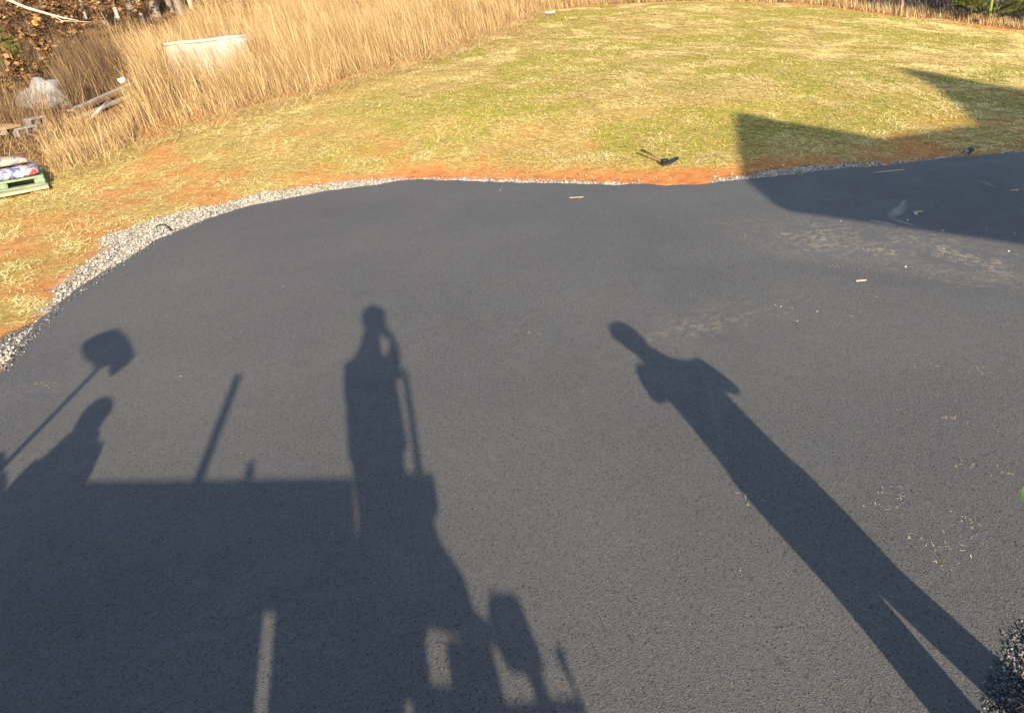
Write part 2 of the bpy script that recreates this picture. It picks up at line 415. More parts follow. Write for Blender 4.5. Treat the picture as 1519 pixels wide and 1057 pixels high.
GRAVEL_PX = [  # crushed stone beside the asphalt: left shoulder, thin rim, right shoulder
    [(0, 552), (30, 515), (60, 480), (85, 455), (140, 415), (185, 385), (240, 352), (300, 328), (370, 306), (430, 293), (500, 281), (570, 271), (625, 266.5), (625, 262.5), (570, 264),
     (500, 271), (430, 281), (390, 288), (330, 303), (285, 313), (240, 325), (185, 342), (145, 358), (160, 368), (118, 392), (88, 422), (70, 448), (58, 468), (30, 492), (0, 508)],
    [(625, 266.5), (680, 267), (740, 270), (850, 273), (960, 274.5), (960, 270.5), (850, 267.5), (740, 264.5), (680, 263), (625, 262.5)],
    [(1050, 273), (1120, 265), (1200, 255), (1300, 245), (1320, 243), (1300, 238.5), (1200, 245), (1120, 256), (1060, 266)],
    [(1320, 243), (1400, 235), (1519, 224), (1519, 221.5), (1400, 231.5), (1320, 239.5)]]
GRAVEL = [[flat(*q) for q in g] for g in GRAVEL_PX]
stone_a = np.zeros(len(gx))
for g in GRAVEL: stone_a = np.maximum(stone_a, inside(g, gx, gy) * 1.0)
cc = clay_cover(gx, gy); gc = green_cover(gx, gy)
right_verge = inside([REDGE[0], REDGE[1], REDGE[2], (1.62, 1.2), (6, 1.0), (6, 3.2)], gx, gy)
TARP = [flat(*q) for q in [(0, 500), (40, 478), (62, 474), (52, 492), (20, 510), (0, 525)]]
for nm, val in (('straw', np.where(ins_l, cc, 0.0)), ('green', np.where(ins_l, gc, 0.0)), ('woods', woods), ('stone', np.maximum(stone_a, right_verge * .8)),
                ('tar', inside(TARP, gx, gy) * 1.0)):
    a = ground.data.attributes.new(nm, 'FLOAT', 'POINT'); a.data.foreach_set('value', np.asarray(val, np.float32))

# ------------------------------------------------------------------ asphalt mat, 5 cm thick with a ragged edge
def densify(poly, step):
    out = []
    for i in range(len(poly)):
        a = np.array(poly[i]); b = np.array(poly[(i + 1) % len(poly)]); k = max(1, int(np.linalg.norm(b - a) / step))
        for j in range(k): out.append(a + (b - a) * j / k)
    return np.array(out)
def smooth_loop(P_, it):
    for _ in range(it): P_ = .5 * P_ + .25 * (np.roll(P_, 1, 0) + np.roll(P_, -1, 0))
    return P_
ring = smooth_loop(densify(APOLY, .06), 14)
tn = np.roll(ring, -1, 0) - np.roll(ring, 1, 0); tn /= np.linalg.norm(tn, axis=1)[:, None] + 1e-9
nrm = np.c_[-tn[:, 1], tn[:, 0]]
if inside(APOLY, ring[:1, 0] + nrm[:1, 0] * .1, ring[:1, 1] + nrm[:1, 1] * .1)[0]: nrm = -nrm
jit = (vnoise(ring[:, 0], ring[:, 1], .35, 51) - .5) * .13 + (vnoise(ring[:, 0], ring[:, 1], .08, 52) - .5) * .06
top = ring + nrm * jit[:, None]
bm = bmesh.new()
tv = [bm.verts.new((x, y, 0)) for x, y in top]
mid = [bm.verts.new((x, y, -.018)) for x, y in top + nrm * .018]
low = [bm.verts.new((x, y, -.15)) for x, y in top + nrm * .06]
bm.faces.new(tv)
k = len(tv)
for A, B in ((tv, mid), (mid, low)):
    for i in range(k): bm.faces.new((A[i], A[(i + 1) % k], B[(i + 1) % k], B[i]))
drive = bm_obj('driveway', bm, M_ASPH); tag(drive, kind='structure')

# ------------------------------------------------------------------ strands and leaves
def strips(base, head, lean, length, width, seg, curve, sway=None):
    """base (n,3); head azimuth of lean; lean angle from vertical at the foot, curve adds along the strand"""
    n = len(base); vs = np.zeros((n, seg + 1, 2, 3))
    p = base.copy(); fa = RNG.random(n) * math.pi * 2 if sway is None else sway
    side = np.c_[np.cos(fa), np.sin(fa), np.zeros(n)]
    for i in range(seg + 1):
        wd = width * (1 - .75 * i / seg) if seg > 1 else width
        vs[:, i, 0] = p - side * wd[:, None] / 2; vs[:, i, 1] = p + side * wd[:, None] / 2
        th = lean + curve * (i + .5) / seg
        st = (length / seg)[:, None]
        p = p + np.c_[np.sin(th) * np.cos(head), np.sin(th) * np.sin(head), np.cos(th)] * st
    V = vs.reshape(-1, 3)
    b = (np.arange(n) * (seg + 1) * 2)[:, None, None]
    q = np.array([[2 * i, 2 * i + 1, 2 * i + 3, 2 * i + 2] for i in range(seg)])[None]
    return V, (b + q).reshape(-1, 4)

def scatter(poly, n, dens=None):
    P_ = np.array(poly); out = []
    lo, hi = P_.min(0), P_.max(0); got = 0
    while got < n:
        x = RNG.uniform(lo[0], hi[0], n * 2); y = RNG.uniform(lo[1], hi[1], n * 2)
        k = inside(poly, x, y)
        if dens is not None: k &= RNG.random(len(x)) < dens(x, y)
        out.append(np.c_[x, y][k]); got += k.sum()
    return np.concatenate(out)[:n]

# straw mulch lying in mats over the seeded clay
VIEW = [(-.5, 2), (-16, 20), (-16, 40), (22, 40), (22, 17), (9, 7.5), (2, 2)]
def in_gravel(x, y):
    k = np.zeros(np.shape(x))
    for g in GRAVEL: k = np.maximum(k, inside(g, x, y) * 1.0)
    return k
def lawn_dens(x, y): return inside(VIEW, x, y) * clay_cover(x, y) * (1 - .75 * green_cover(x, y)) * (.10 + .90 * sstep(.40, .64, .45 * vnoise(x, y, .36, 41) + .55 * vnoise(x, y, .13, 42))) * (.7 + .5 * sstep(-3, 5, x)) * (1 - .88 * in_gravel(x, y))
pts = scatter(LAWN, 320000, lawn_dens)
n = len(pts); flow = vnoise(pts[:, 0], pts[:, 1], .6, 43) * 7 + RNG.normal(0, 1.0, n)
dist = np.hypot(pts[:, 0], pts[:, 1])
L = RNG.uniform(.04, .15, n); wdt = RNG.uniform(.003, .006, n) * (1 + dist / 22)
base = np.c_[pts, gz(pts[:, 0], pts[:, 1]) + RNG.uniform(.004, .035, n)]
ln = RNG.uniform(1.25, 1.55, n)
V, Fq = strips(base, flow, ln, L, wdt, 2, RNG.uniform(0, .4, n), flow + math.pi / 2)
tag(np_mesh('straw_mulch', V, Fq, M_STRAW), 'pale straw mulch strewn over the red clay lawn', 'straw', kind='stuff')

# young grass coming through
def gd(x, y): return inside(VIEW, x, y) * green_cover(x, y)
pts = scatter(LAWN, 90000, gd); n = len(pts)
base = np.c_[pts, gz(pts[:, 0], pts[:, 1]) - .005]
V, Fq = strips(base, RNG.random(n) * 6.28, RNG.uniform(.4, 1.3, n), RNG.uniform(.02, .045, n), RNG.uniform(.006, .012, n), 1, np.zeros(n))
tag(np_mesh('young_grass', V, Fq, M_GREEN), 'short green grass seedlings sprouting through the straw', 'grass', kind='stuff')

# tall golden grass
TALL_A = [tuple(hit(*q)[:2]) for q in ((330, 22), (290, 48), (240, 72), (190, 84), (172, 100), (195, 112), (234, 124), (225, 150), (196, 188), (205, 208))] + GRASS_LINE[3:11] + [(9, 37), (2, 38), (-6, 33)]
TALL_B = GRASS_LINE[9:] + [(27, 20.5), (21, 23.6), (17.6, 26), (16.2, 28), (14.4, 29.4), (12.6, 31.4), (10, 32.8), (7.5, 34.5), (2, 35)]
SLAB_FRONT = [tuple(hit(*q)[:2]) for q in ((246, 142), (255, 112), (352, 104), (362, 128))]
def near(x, y):
    d = polydist(GRASS_LINE, x, y)
    return (.12 + .88 * np.exp(-np.maximum(d - .5, 0) / 4.5)) * (.35 + .65 * sstep(.25, .6, vnoise(x, y, .7, 61))) * sstep(-.2, .55, d + (vnoise(x, y, .5, 62) - .5) * .7) * (1 - .72 * inside(SLAB_FRONT, x, y)) * (.3 + .7 * sstep(.3, .5, vnoise(x, y, .28, 67)))
def tallgrass(name, poly, n, hmin, hmax, label, dens=near, mat=M_TALL, wid=(.0055, .0095)):
    pts = scatter(poly, n, dens)
    d = polydist(GRASS_LINE, pts[:, 0], pts[:, 1])
    base = np.c_[pts, gz(pts[:, 0], pts[:, 1]) - .01]
    L = RNG.uniform(hmin, hmax, n) * (.5 + .5 * sstep(0, 1.3, d)) * (.6 + .8 * vnoise(pts[:, 0], pts[:, 1], 1.1, 63))
    L = L * (1 - .5 * sstep(11, 15.5, pts[:, 0]))
    hd = RNG.normal(math.pi, .9, n)                               # bent mostly towards the woods
    V, Fq = strips(base, hd, np.where(RNG.random(n) < .12, RNG.uniform(.3, 1.1, n), np.abs(RNG.normal(.10, .11, n))), L * RNG.choice([1, 1, 1, .6, .8], n), RNG.uniform(*wid, n) * RNG.choice([1, 1, .7, 1.7], n), 3, np.abs(RNG.normal(.24, .30, n)))
    return tag(np_mesh(name, V, Fq, mat), label, 'grass', kind='stuff')
tallgrass('tall_grass', TALL_A, 84000, .6, 1.2, 'tall golden dry grass standing behind the straw lawn')
tallgrass('tall_grass', TALL_B, 15000, .4, .75, 'band of tall dry grass along the crest at far right', wid=(.008, .014))
LEFTBIT = [tuple(hit(*q)[:2]) for q in ((85, 262), (200, 215), (205, 190), (150, 196), (105, 190), (75, 172), (60, 215))]
tallgrass('tall_grass', LEFTBIT, 5200, .3, .75, 'sparse dry grass stems by the cinder block and boards', dens=lambda x, y: sstep(.42, .75, vnoise(x, y, .5, 64)))
BACKBIT = [tuple(hit(*q)[:2]) for q in ((110, 165), (215, 118), (232, 122), (195, 112), (172, 100), (160, 92), (128, 108), (95, 135))]
tallgrass('tall_grass', BACKBIT, 5200, .5, 1.1, 'thin brownish dry grass behind the grey boards', dens=lambda x, y: .2 + .8 * sstep(.35, .7, vnoise(x, y, .6, 65)), mat=M_BRUSH)
# trampled dry grass at the foot of the tall stand
pts = scatter([(-9.2, 12.2)] + [(x + .75, y - .75) for x, y in GRASS_LINE[:10]] + [(x - 1.2, y + 1.0) for x, y in GRASS_LINE[:10]][::-1], 22000,
              lambda x, y: .25 + .75 * vnoise(x, y, .4, 66))
n = len(pts); base = np.c_[pts, gz(pts[:, 0], pts[:, 1]) + .01]
V, Fq = strips(base, RNG.random(n) * 6.28, RNG.uniform(.6, 1.5, n), RNG.uniform(.15, .5, n), RNG.uniform(.005, .009, n), 2, RNG.uniform(0, .7, n))
tag(np_mesh('matted_grass', V, Fq, M_TALL), 'matted dry grass fallen at the foot of the tall stand', 'grass', kind='stuff')

# thicket of brown stems and fallen leaves at the wood's edge
WOODS = [(-8.0, 12.9), (-8.4, 16.8), (-10.2, 20.5), (-12.5, 26.5), (-6.5, 33), (0, 37), (0, 46), (-14, 46), (-28, 34), (-20, 20), (-11.5, 11.5)]
def wd(x, y): return .3 + .7 * sstep(.3, .65, vnoise(x, y, 1.2, 71))
pts = scatter(WOODS, 25000, lambda x, y: wd(x, y) * sstep(34, 17, y)); n = len(pts)
base = np.c_[pts, gz(pts[:, 0], pts[:, 1]) - .02]
V, Fq = strips(base, RNG.random(n) * 6.28, np.abs(RNG.normal(.2, .22, n)), RNG.uniform(.3, 1.05, n) * sstep(12, 17, pts[:, 1] - pts[:, 0] * .2 - 2), RNG.uniform(.005, .011, n), 3, RNG.normal(.2, .4, n))
tag(np_mesh('dead_brush', V, Fq, M_BRUSH), 'tangle of brown dead stems at the edge of the wood', 'brush', kind='stuff')

RW = [tuple(hit(*q)[:2]) for q in ((1290, 18), (1400, 30), (1519, 46), (1600, 52))]
RW = [(x + .9, y + 1.8) for x, y in RW] + [(x + 3.2, y + 6.5) for x, y in RW][::-1]
pts = scatter(RW, 9000); n = len(pts); base = np.c_[pts, gz(pts[:, 0], pts[:, 1]) - .02]
V, Fq = strips(base, RNG.random(n) * 6.28, np.abs(RNG.normal(.25, .3, n)), RNG.uniform(.5, 1.9, n), RNG.uniform(.008, .018, n), 3, RNG.normal(.2, .5, n))
tag(np_mesh('dead_brush', V, Fq, strand_mat('grey_brush', [(0, (.05, .04, .032)), (.5, (.13, .11, .09)), (1, (.27, .23, .19))], 0)), 'grey leafless brush behind the crest at far right', 'brush', kind='stuff')

def leaf_faces(c, size, tilt=1.0):
    n = len(c); a = RNG.random(n) * 6.283; t = np.abs(RNG.normal(0, .5 * tilt, n)); b_ = RNG.random(n) * 6.283
    nz = np.c_[np.sin(t) * np.cos(b_), np.sin(t) * np.sin(b_), np.cos(t)]
    u = np.c_[np.cos(a), np.sin(a), np.zeros(n)]; u -= nz * (u * nz).sum(1)[:, None]; u /= np.linalg.norm(u, axis=1)[:, None]
    v = np.cross(nz, u); s = size[:, None]; w_ = s * .33
    k = nz * s * .12
    V = np.stack([c - u * s * .5 + k, c - v * w_ , c + u * s * .5 + k, c + v * w_], 1).reshape(-1, 3)
    Fq = np.arange(n * 4).reshape(-1, 4)
    return V, Fq
pts = scatter(WOODS, 46000, lambda x, y: (.2 + .8 * sstep(.25, .6, vnoise(x, y, 1.0, 73))) * (.3 + .7 * sstep(40, 18, y))); n = len(pts)
V, Fq = leaf_faces(np.c_[pts, gz(pts[:, 0], pts[:, 1]) + RNG.uniform(.01, .06, n)], RNG.uniform(.07, .15, n))
tag(np_mesh('leaf_litter', V, Fq, M_LEAF), 'brown leaf litter covering the floor of the wood', 'leaves', kind='stuff')

# ------------------------------------------------------------------ crushed stone and loose asphalt
ICO = bmesh.new(); bmesh.ops.create_icosphere(ICO, subdivisions=1, radius=1.0)
ICO.verts.ensure_lookup_table()
IV = np.array([v.co[:] for v in ICO.verts]); IF = np.array([[v.index for v in f.verts] for f in ICO.faces]); ICO.free()
def stones(name, c, r, mat, label, cat, flatz=.65):
    n = len(c); k = len(IV)
    V = IV[None] * (1 + RNG.normal(0, .16, (n, k, 1)))
    V = V * np.stack([RNG.uniform(.7, 1.3, n), RNG.uniform(.7, 1.2, n), RNG.uniform(.5, .9, n)], 1)[:, None] * r[:, None, None]
    a = RNG.random(n) * 6.283; ca, sa = np.cos(a)[:, None], np.sin(a)[:, None]
    b_ = RNG.normal(0, .5, n); cb, sb = np.cos(b_)[:, None], np.sin(b_)[:, None]
    x, y, z = V[..., 0], V[..., 1], V[..., 2]
    y, z = y * cb - z * sb, y * sb + z * cb
    x, y = x * ca - y * sa, x * sa + y * ca
    V = np.stack([x, y, z], -1) + c[:, None]
    Fq = (IF[None] + (np.arange(n) * k)[:, None, None]).reshape(-1, 3)
    return tag(np_mesh(name, V.reshape(-1, 3), Fq, mat), label, cat, kind='stuff')
def gdens(g):
    def f(x, y):
        d = polydist(g, x, y, True); return (.12 + .88 * sstep(0, .10, d + (vnoise(x, y, .2, 81) - .5) * .16)) * (.25 + .75 * sstep(.28, .5, vnoise(x, y, .3, 82)))
    return f
cs = []
for g, k in zip(GRAVEL, (12500, 2600, 4000, 900)): cs.append(scatter(g, k, gdens(g)))
# strays kicked into the straw
g0 = np.concatenate(cs); st = g0[RNG.integers(0, len(g0), 1800)] + RNG.normal(0, .2, (1800, 2)); st = st[~inside(APOLY, st[:, 0], st[:, 1])]
pts = np.r_[g0, st]; pts = pts[~inside([tuple(q) for q in top], pts[:, 0], pts[:, 1]) | (RNG.random(len(pts)) < .04)]
n = len(pts); zz = np.where(inside(APOLY, pts[:, 0], pts[:, 1]), .006, gz(pts[:, 0], pts[:, 1]) + RNG.uniform(0, .022, n))
stones('crushed_stone', np.c_[pts, zz], np.clip(RNG.lognormal(-4.55, .36, n), .005, .026), M_STONE, 'pale crushed stone shoulder along the asphalt edge', 'gravel')
# verge at the near right corner
vp = [REDGE[0], REDGE[1], REDGE[2], (1.62, 1.2), (3.2, 1.2), (3.6, 2.6)]
pts = scatter(vp, 1500); n = len(pts)
stones('crushed_stone', np.c_[pts, gz(pts[:, 0], pts[:, 1]) + RNG.uniform(0, .03, n)], RNG.uniform(.012, .03, n), M_STONE, 'pale stones beside the crumbled asphalt corner at right', 'gravel')
ep = densify([REDGE[0], REDGE[1], REDGE[2]], .004)[:-40]
idx = RNG.integers(0, len(REDGE) * 60, 5200)
seg = np.array([(2.45, 2.45), REDGE[0], REDGE[1], REDGE[2], (1.7, 1.5)]); tt = RNG.random(5200) * (len(seg) - 1); ii = tt.astype(int)
pts = seg[ii] + (seg[ii + 1] - seg[ii]) * (tt - ii)[:, None] + np.c_[RNG.normal(.03, .034, 5200), RNG.normal(.0, .034, 5200)]
n = len(pts); zz = np.where(inside(APOLY, pts[:, 0], pts[:, 1]), RNG.uniform(0, .006, n), gz(pts[:, 0], pts[:, 1]) + RNG.uniform(0, .05, n))
stones('loose_asphalt', np.c_[pts, zz], RNG.uniform(.0025, .0075, n), M_TAR, 'black asphalt crumbs along the broken edge at right', 'crumbs')
pts = scatter(TARP, 900); n = len(pts)
e2 = np.array(EDGE[0:8]); tt = RNG.random(900) * 7; ii = tt.astype(int)
more = e2[ii] + (e2[ii + 1] - e2[ii]) * (tt - ii)[:, None] + RNG.normal(0, .04, (900, 2))
pts = np.r_[pts, more]; n = len(pts)
zz = np.where(inside(APOLY, pts[:, 0], pts[:, 1]), .003, gz(pts[:, 0], pts[:, 1]) + .012)
stones('loose_asphalt', np.c_[pts, zz], RNG.uniform(.005, .014, n), M_TAR, 'black asphalt crumbs spilled over the stone at left', 'crumbs')


# ------------------------------------------------------------------ trees, saplings and pines at the wood's edge
def limb_path(p0, d, length, seg, wob, rnd, lift=.0):
    pts = [Vector(p0)]; d = Vector(d).normalized()
    for i in range(seg):
        d = (d + Vector((rnd.uniform(-wob, wob), rnd.uniform(-wob, wob), rnd.uniform(-wob, wob) + lift))).normalized()
        pts.append(pts[-1] + d * length / seg)
    return pts
def add_branches(bm, path, r0, depth, rnd, tips, n_br=6, start=.3, scale=.45):
    L_ = sum((b - a).length for a, b in zip(path, path[1:]))
    for i in range(n_br):
        t = start + (1 - start) * (i + rnd.random() * .8) / n_br
        k = min(int(t * (len(path) - 1)), len(path) - 2); p0 = path[k].lerp(path[k + 1], t * (len(path) - 1) - k)
        ax_ = (path[k + 1] - path[k]).normalized(); a = rnd.random() * 6.283
        side = Vector((math.cos(a), math.sin(a), .15))
        d = (ax_ * .55 + side * .85)
        l = L_ * scale * (1.15 - t * .7) * rnd.uniform(.7, 1.2); r = r0 * (1 - t * .75) * .5
        sub = limb_path(p0, d, l, 4, .22, rnd, .06)
        add_tube(bm, sub, [max(r * (1 - .2 * j), .002) for j in range(5)], 5, False)
        tips.append(sub)
        if depth > 0: add_branches(bm, sub, r, depth - 1, rnd, tips, max(3, n_br - 2), .25, .5)

def tree(name, base, h, r, label, seed, leaves=0, leaf_mat=None, leaf_size=(.07, .13), bark=None, n_br=8, depth=1, lean=(0, 0), start=.3, group=None, cat='tree', leaf_from=.0):
    rnd = random.Random(seed); root = empty(name, base)
    path = limb_path((0, 0, -.05), (lean[0], lean[1], 1), h, 8, .06, rnd)
    bm = bmesh.new(); add_tube(bm, path, [r * (1.25 if j == 0 else 1 - j / 9) for j in range(9)], 8, False)
    bm_obj('trunk', bm, bark or M_BARK, root, True)
    bm = bmesh.new(); tips = []
    add_branches(bm, path, r, depth, rnd, tips, n_br, start)
    crown = bm_obj('crown', bm, bark or M_BARK, root, True)
    if leaves:
        C = []
        for i in range(leaves):
            s_ = tips[rnd.randrange(len(tips))]; k = rnd.randrange(1, 5); q = s_[k].lerp(s_[k - 1], rnd.random())
            C.append((q.x + rnd.gauss(0, .05), q.y + rnd.gauss(0, .05), q.z + rnd.gauss(0, .05)))
        C = np.array(C); V, Fq = leaf_faces(C, RNG.uniform(*leaf_size, len(C)), 1.8)
        np_mesh('foliage', V, Fq, leaf_mat, crown)
    tag(root, label, cat, group)
    return root

SAP = [(-11, 18, 1.5), (28, 52, 1.9), (62, 62, 1.7), (88, 40, 1.9), (118, 44, 1.7), (148, 30, 2.0), (176, 22, 1.9), (205, 14, 1.6), (44, 26, 2.2), (100, 12, 2.3), (8, 42, 2.0), (72, 92, 1.2), (132, 66, 1.4), (232, 8, 1.8), (165, 6, 2.2), (36, 118, 1.0)]
where = ['leftmost, half cut off by the picture edge', 'above the small pine at far left', 'above the grey boulder', 'under the pale bare branch', 'beside the tip of the pale bare branch', 'left of the grey trunks in the wood',
         'in front of the grey trunks in the wood', 'right of the grey trunks in the wood', 'crossed by the pale bare branch', 'below the top edge, right of the pale branch', 'at the left edge over the small pine', 'low, just behind the grey boulder',
         'low, at the left end of the tall grass', 'rearmost, over the white slab', 'rearmost, between grey trunks', 'low, just left of the grey boulder']
for i, (px, py, h) in enumerate(SAP):
    q = hit(px, py + 40)
    tree('oak_sapling', q, h, .014, 'leafy brown oak sapling, ' + where[i], 100 + i, 420, M_LEAF, (.08, .15), M_BARK, 8, 1, (random.uniform(-.15, .15), random.uniform(-.1, .1)), .2, 'oak saplings holding dead leaves', 'sapling')

TR = [(158, 36, 9, .10, 0), (176, 30, 8, .06, 1), (196, 22, 11, .12, 0), (212, 30, 8, .05, 1), (232, 24, 12, .14, 0), (254, 18, 10, .09, 0), (268, 22, 11, .12, 0), (284, 14, 9, .07, 1), (128, 30, 7, .05, 1), (70, 24, 8, .06, 0), (20, 20, 9, .09, 0),
      (1325, 2, 8, .06, 0), (1345, -2, 9, .08, 0), (1368, 4, 8, .05, 1), (1392, 0, 9, .07, 0), (1418, 6, 8, .05, 1), (1500, 30, 9, .09, 1), (1512, 20, 9, .07, 0), (1490, 24, 7, .045, 1), (1432, 2, 8, .05, 0), (1460, -6, 9, .07, 0)]
wt = ['leftmost of the pale cluster behind the tall grass', 'thin and pale, second of the cluster behind the tall grass', 'third of the cluster behind the tall grass', 'thin pale one before the stout trunks', 'stoutest at the back left of the white slab', 'between the two stout trunks over the white slab',
      'stout, above the left end of the white slab', 'rightmost of the left wood, pale and thin', 'thin, at the tip of the pale bare branch', 'slim, behind the pale bare branch', 'at the top left corner of the wood',
      'first behind the grass crest at far right', 'second behind the grass crest at far right', 'thin pale one behind the crest, left of the pine', 'dark one behind the crest, left of the pine', 'thin pale one touching the pine at far right', 'pale, rightmost in front at the picture edge', 'dark, at the far right edge of the picture', 'thin, just right of the pine at far right', 'thin dark one behind the left side of the pine', 'dark one directly behind the pine at far right']
for i, (px, py, h, r, k) in enumerate(TR):
    if px > 1000: r *= .5
    q = hit(px, py) if px < 1000 else hit(px, 48 if px > 1450 else 36) + Vector((1.3, 3.0 + (i % 4) * .9, 0))
    if px < 1000: q = Vector((q.x, q.y, 0)); q.z = gz1(q.x, q.y)
    else: q.z = gz1(q.x, q.y)
    tree('bare_tree', q, h * .8, r, 'bare winter tree, ' + wt[i], 300 + i, 0, None, (.1, .1), M_BARKP if k else M_BARK, 11, 1, (random.uniform(-.06, .06), 0), .06, 'bare trees of the wood')

def pine(base, h, w_, label, seed, n=3000, lo_=.12):
    rnd = random.Random(seed); root = empty('pine_tree', base)
    tube('trunk', limb_path((0, 0, -.03), (0, 0, 1), h * .95, 6, .03, rnd), [h * .018 * (1 - j / 8) + .004 for j in range(7)], M_BARK, root)
    c = np.zeros((n, 3)); hd = np.zeros(n); ln_ = np.zeros(n)
    whorl = [(rnd.random() * 6.283, lo_ + (.98 - lo_) * ((j + rnd.random()) / 46)) for j in range(46)]
    for i in range(n):
        a, t = whorl[rnd.randrange(46)]; L_ = w_ * (1.05 - t) * .5 * (.75 + .5 * ((a * 7.3) % 1)) ; f = rnd.random() ** .6
        c[i] = (math.cos(a) * L_ * f, math.sin(a) * L_ * f, h * t + .25 * L_ * f); hd[i] = a + rnd.gauss(0, .7); ln_[i] = rnd.uniform(.4, 1.4)
    V, Fq = strips(c, hd, ln_, np.full(n, max(.09, h * .055)), np.full(n, max(.007, h * .0045)), 1, np.zeros(n))
    np_mesh('crown', V, Fq, M_PINE, root)
    tag(root, label, 'pine')
q = hit(22, 130); pine(q, 1.35, 1.25, 'small bushy green pine at the far left edge', 1, 5200, .25)
q = hit(108, 96); pine(q, .75, .5, 'tiny green pine among the brown leaves', 2, 900)
q = hit(124, 104); pine(q, .7, .4, 'thin tiny pine at the left end of the tall grass', 3, 700)
q = hit(1472, 44) + Vector((.75, 1.5, 0)); q.z = gz1(q.x, q.y); pine(q, 3.0, 3.2, 'large yellow green pine behind the crest at far right', 4, 16000, .02)
for o_ in bpy.data.objects:
    if o_.name.startswith('pine_tree') and o_.get('label', '').startswith('large'):
        o_.children[1].data.materials[0] = strand_mat('yellow_pine_needle', [(0, (.08, .10, .02)), (.5, (.20, .22, .045)), (1, (.36, .36, .10))], .25)

# pale dead branch reaching in at the top left, on its own leaning tree
def at(px, py, dep): r = pray(px, py); return Vector((r[0] * dep, r[1] * dep, EYE + r[2] * dep))
b0 = hit(-40, 130); dt = empty('dead_tree', b0)
bp = [at(-60, -40, 15.2), at(12, 0, 15.5), at(40, 12, 15.6), at(75, 22, 15.7), at(95, 27, 15.8), at(117, 31, 15.9)]
tp = [Vector((0, 0, -.05)), (bp[0] - b0) * .5 + Vector((-.1, 0, 0)), bp[0] - b0, (bp[0] - b0) * 1.5]
tube('trunk', tp, [.07, .06, .05, .03], M_BARKP, dt)
br = tube('branch', [b - b0 for b in bp], [.034, .030, .027, .022, .016, .008], M_BARE, dt)
tube('twig', [bp[3] - b0, at(92, 31, 15.7) - b0, at(135, 33, 15.8) - b0], [.010, .007, .004], M_BARE, br)
lc = np.array([tuple(at(54 + random.gauss(0, 2.5), 30 + random.gauss(0, 5), 15.6) - b0) for _ in range(16)])
V, Fq = leaf_faces(lc, RNG.uniform(.08, .14, 16), 3); np_mesh('dead_leaf', V, Fq, strand_mat('orange_leaf', [(0, (.45, .19, .05)), (1, (.65, .33, .10))], .3), br)
tag(dt, 'bare pale branch of a dead tree reaching in at top left', 'branch')

# ------------------------------------------------------------------ builder's leavings on the left
M_PAL = plain('green_plastic', (.15, .20, .115), .6, .4, 7); M_WOODG = plain('weathered_board', (.22, .185, .14), .9, .3, 5, bumpd=.006)
M_WOODB = plain('brown_board', (.30, .20, .11), .9, .35, 5, bumpd=.006); M_PLY = plain('plywood', (.32, .25, .15), .85, .2, 6)
M_CMU = plain('concrete_block', (.24, .23, .215), .95, .15, 14, bumpd=.006); M_WHITE = plain('white_plastic', (.48, .46, .42), .5, .12, 6)
M_SLAB = plain('chalky_white_slab', (.30, .265, .21), .9, .28, 2.5, bumpd=.01); M_ROCK = plain('grey_boulder', (.20, .195, .19), .95, .3, 5, bumpd=.03)

def frame_at(p0, p1):
    """position at p0 and heading towards p1"""
    d = p1 - p0; return math.atan2(d.y, d.x)
# pallet: local +x runs along its long front edge out of the picture, +y to the back
c0 = hit(72, 281); hd = frame_at(c0, hit(0, 296))
pal = empty('plastic_pallet', c0 + Vector((0, 0, .075)), hd)
def pl(name, x0, x1, y0, y1, z0, z1, mt=M_PAL, par=pal, bv=.008): return box(name, x0, x1, -y1, -y0, z0, z1, mt, par, bv)
for i in range(9): pl('deck_slat', 0, 1.2, i * .112, i * .112 + .098, .115, .15)
for bx_ in (0, .525, 1.05):
    for by_ in (0, .43, .86): pl('block', bx_, bx_ + .15, by_, by_ + .135, .03, .112, bv=.012)
for by_ in (0, .43, .86): pl('runner', 0, 1.2, by_, by_ + .135, 0, .027)
tag(pal, 'pale green plastic pallet loaded with bags at left edge', 'pallet')
ply = empty('plywood_sheet', c0 + Vector((0, 0, .0)), hd); 
bm = bmesh.new(); add_box(bm, -.02, 1.35, -.95, .16, .0, .045, Matrix.Rotation(math.radians(1.0), 4, 'Y')); 
bm_obj('sheet', bm, M_PLY, ply, bevel=.006)
for k in range(2): box('batten', .1 + k * .9, .2 + k * .9, -.9, .1, -.05, -.002, M_WOODB, ply, .004)
ply.location.z += .035
tag(ply, 'pale plywood sheet lying under the green pallet', 'plywood')

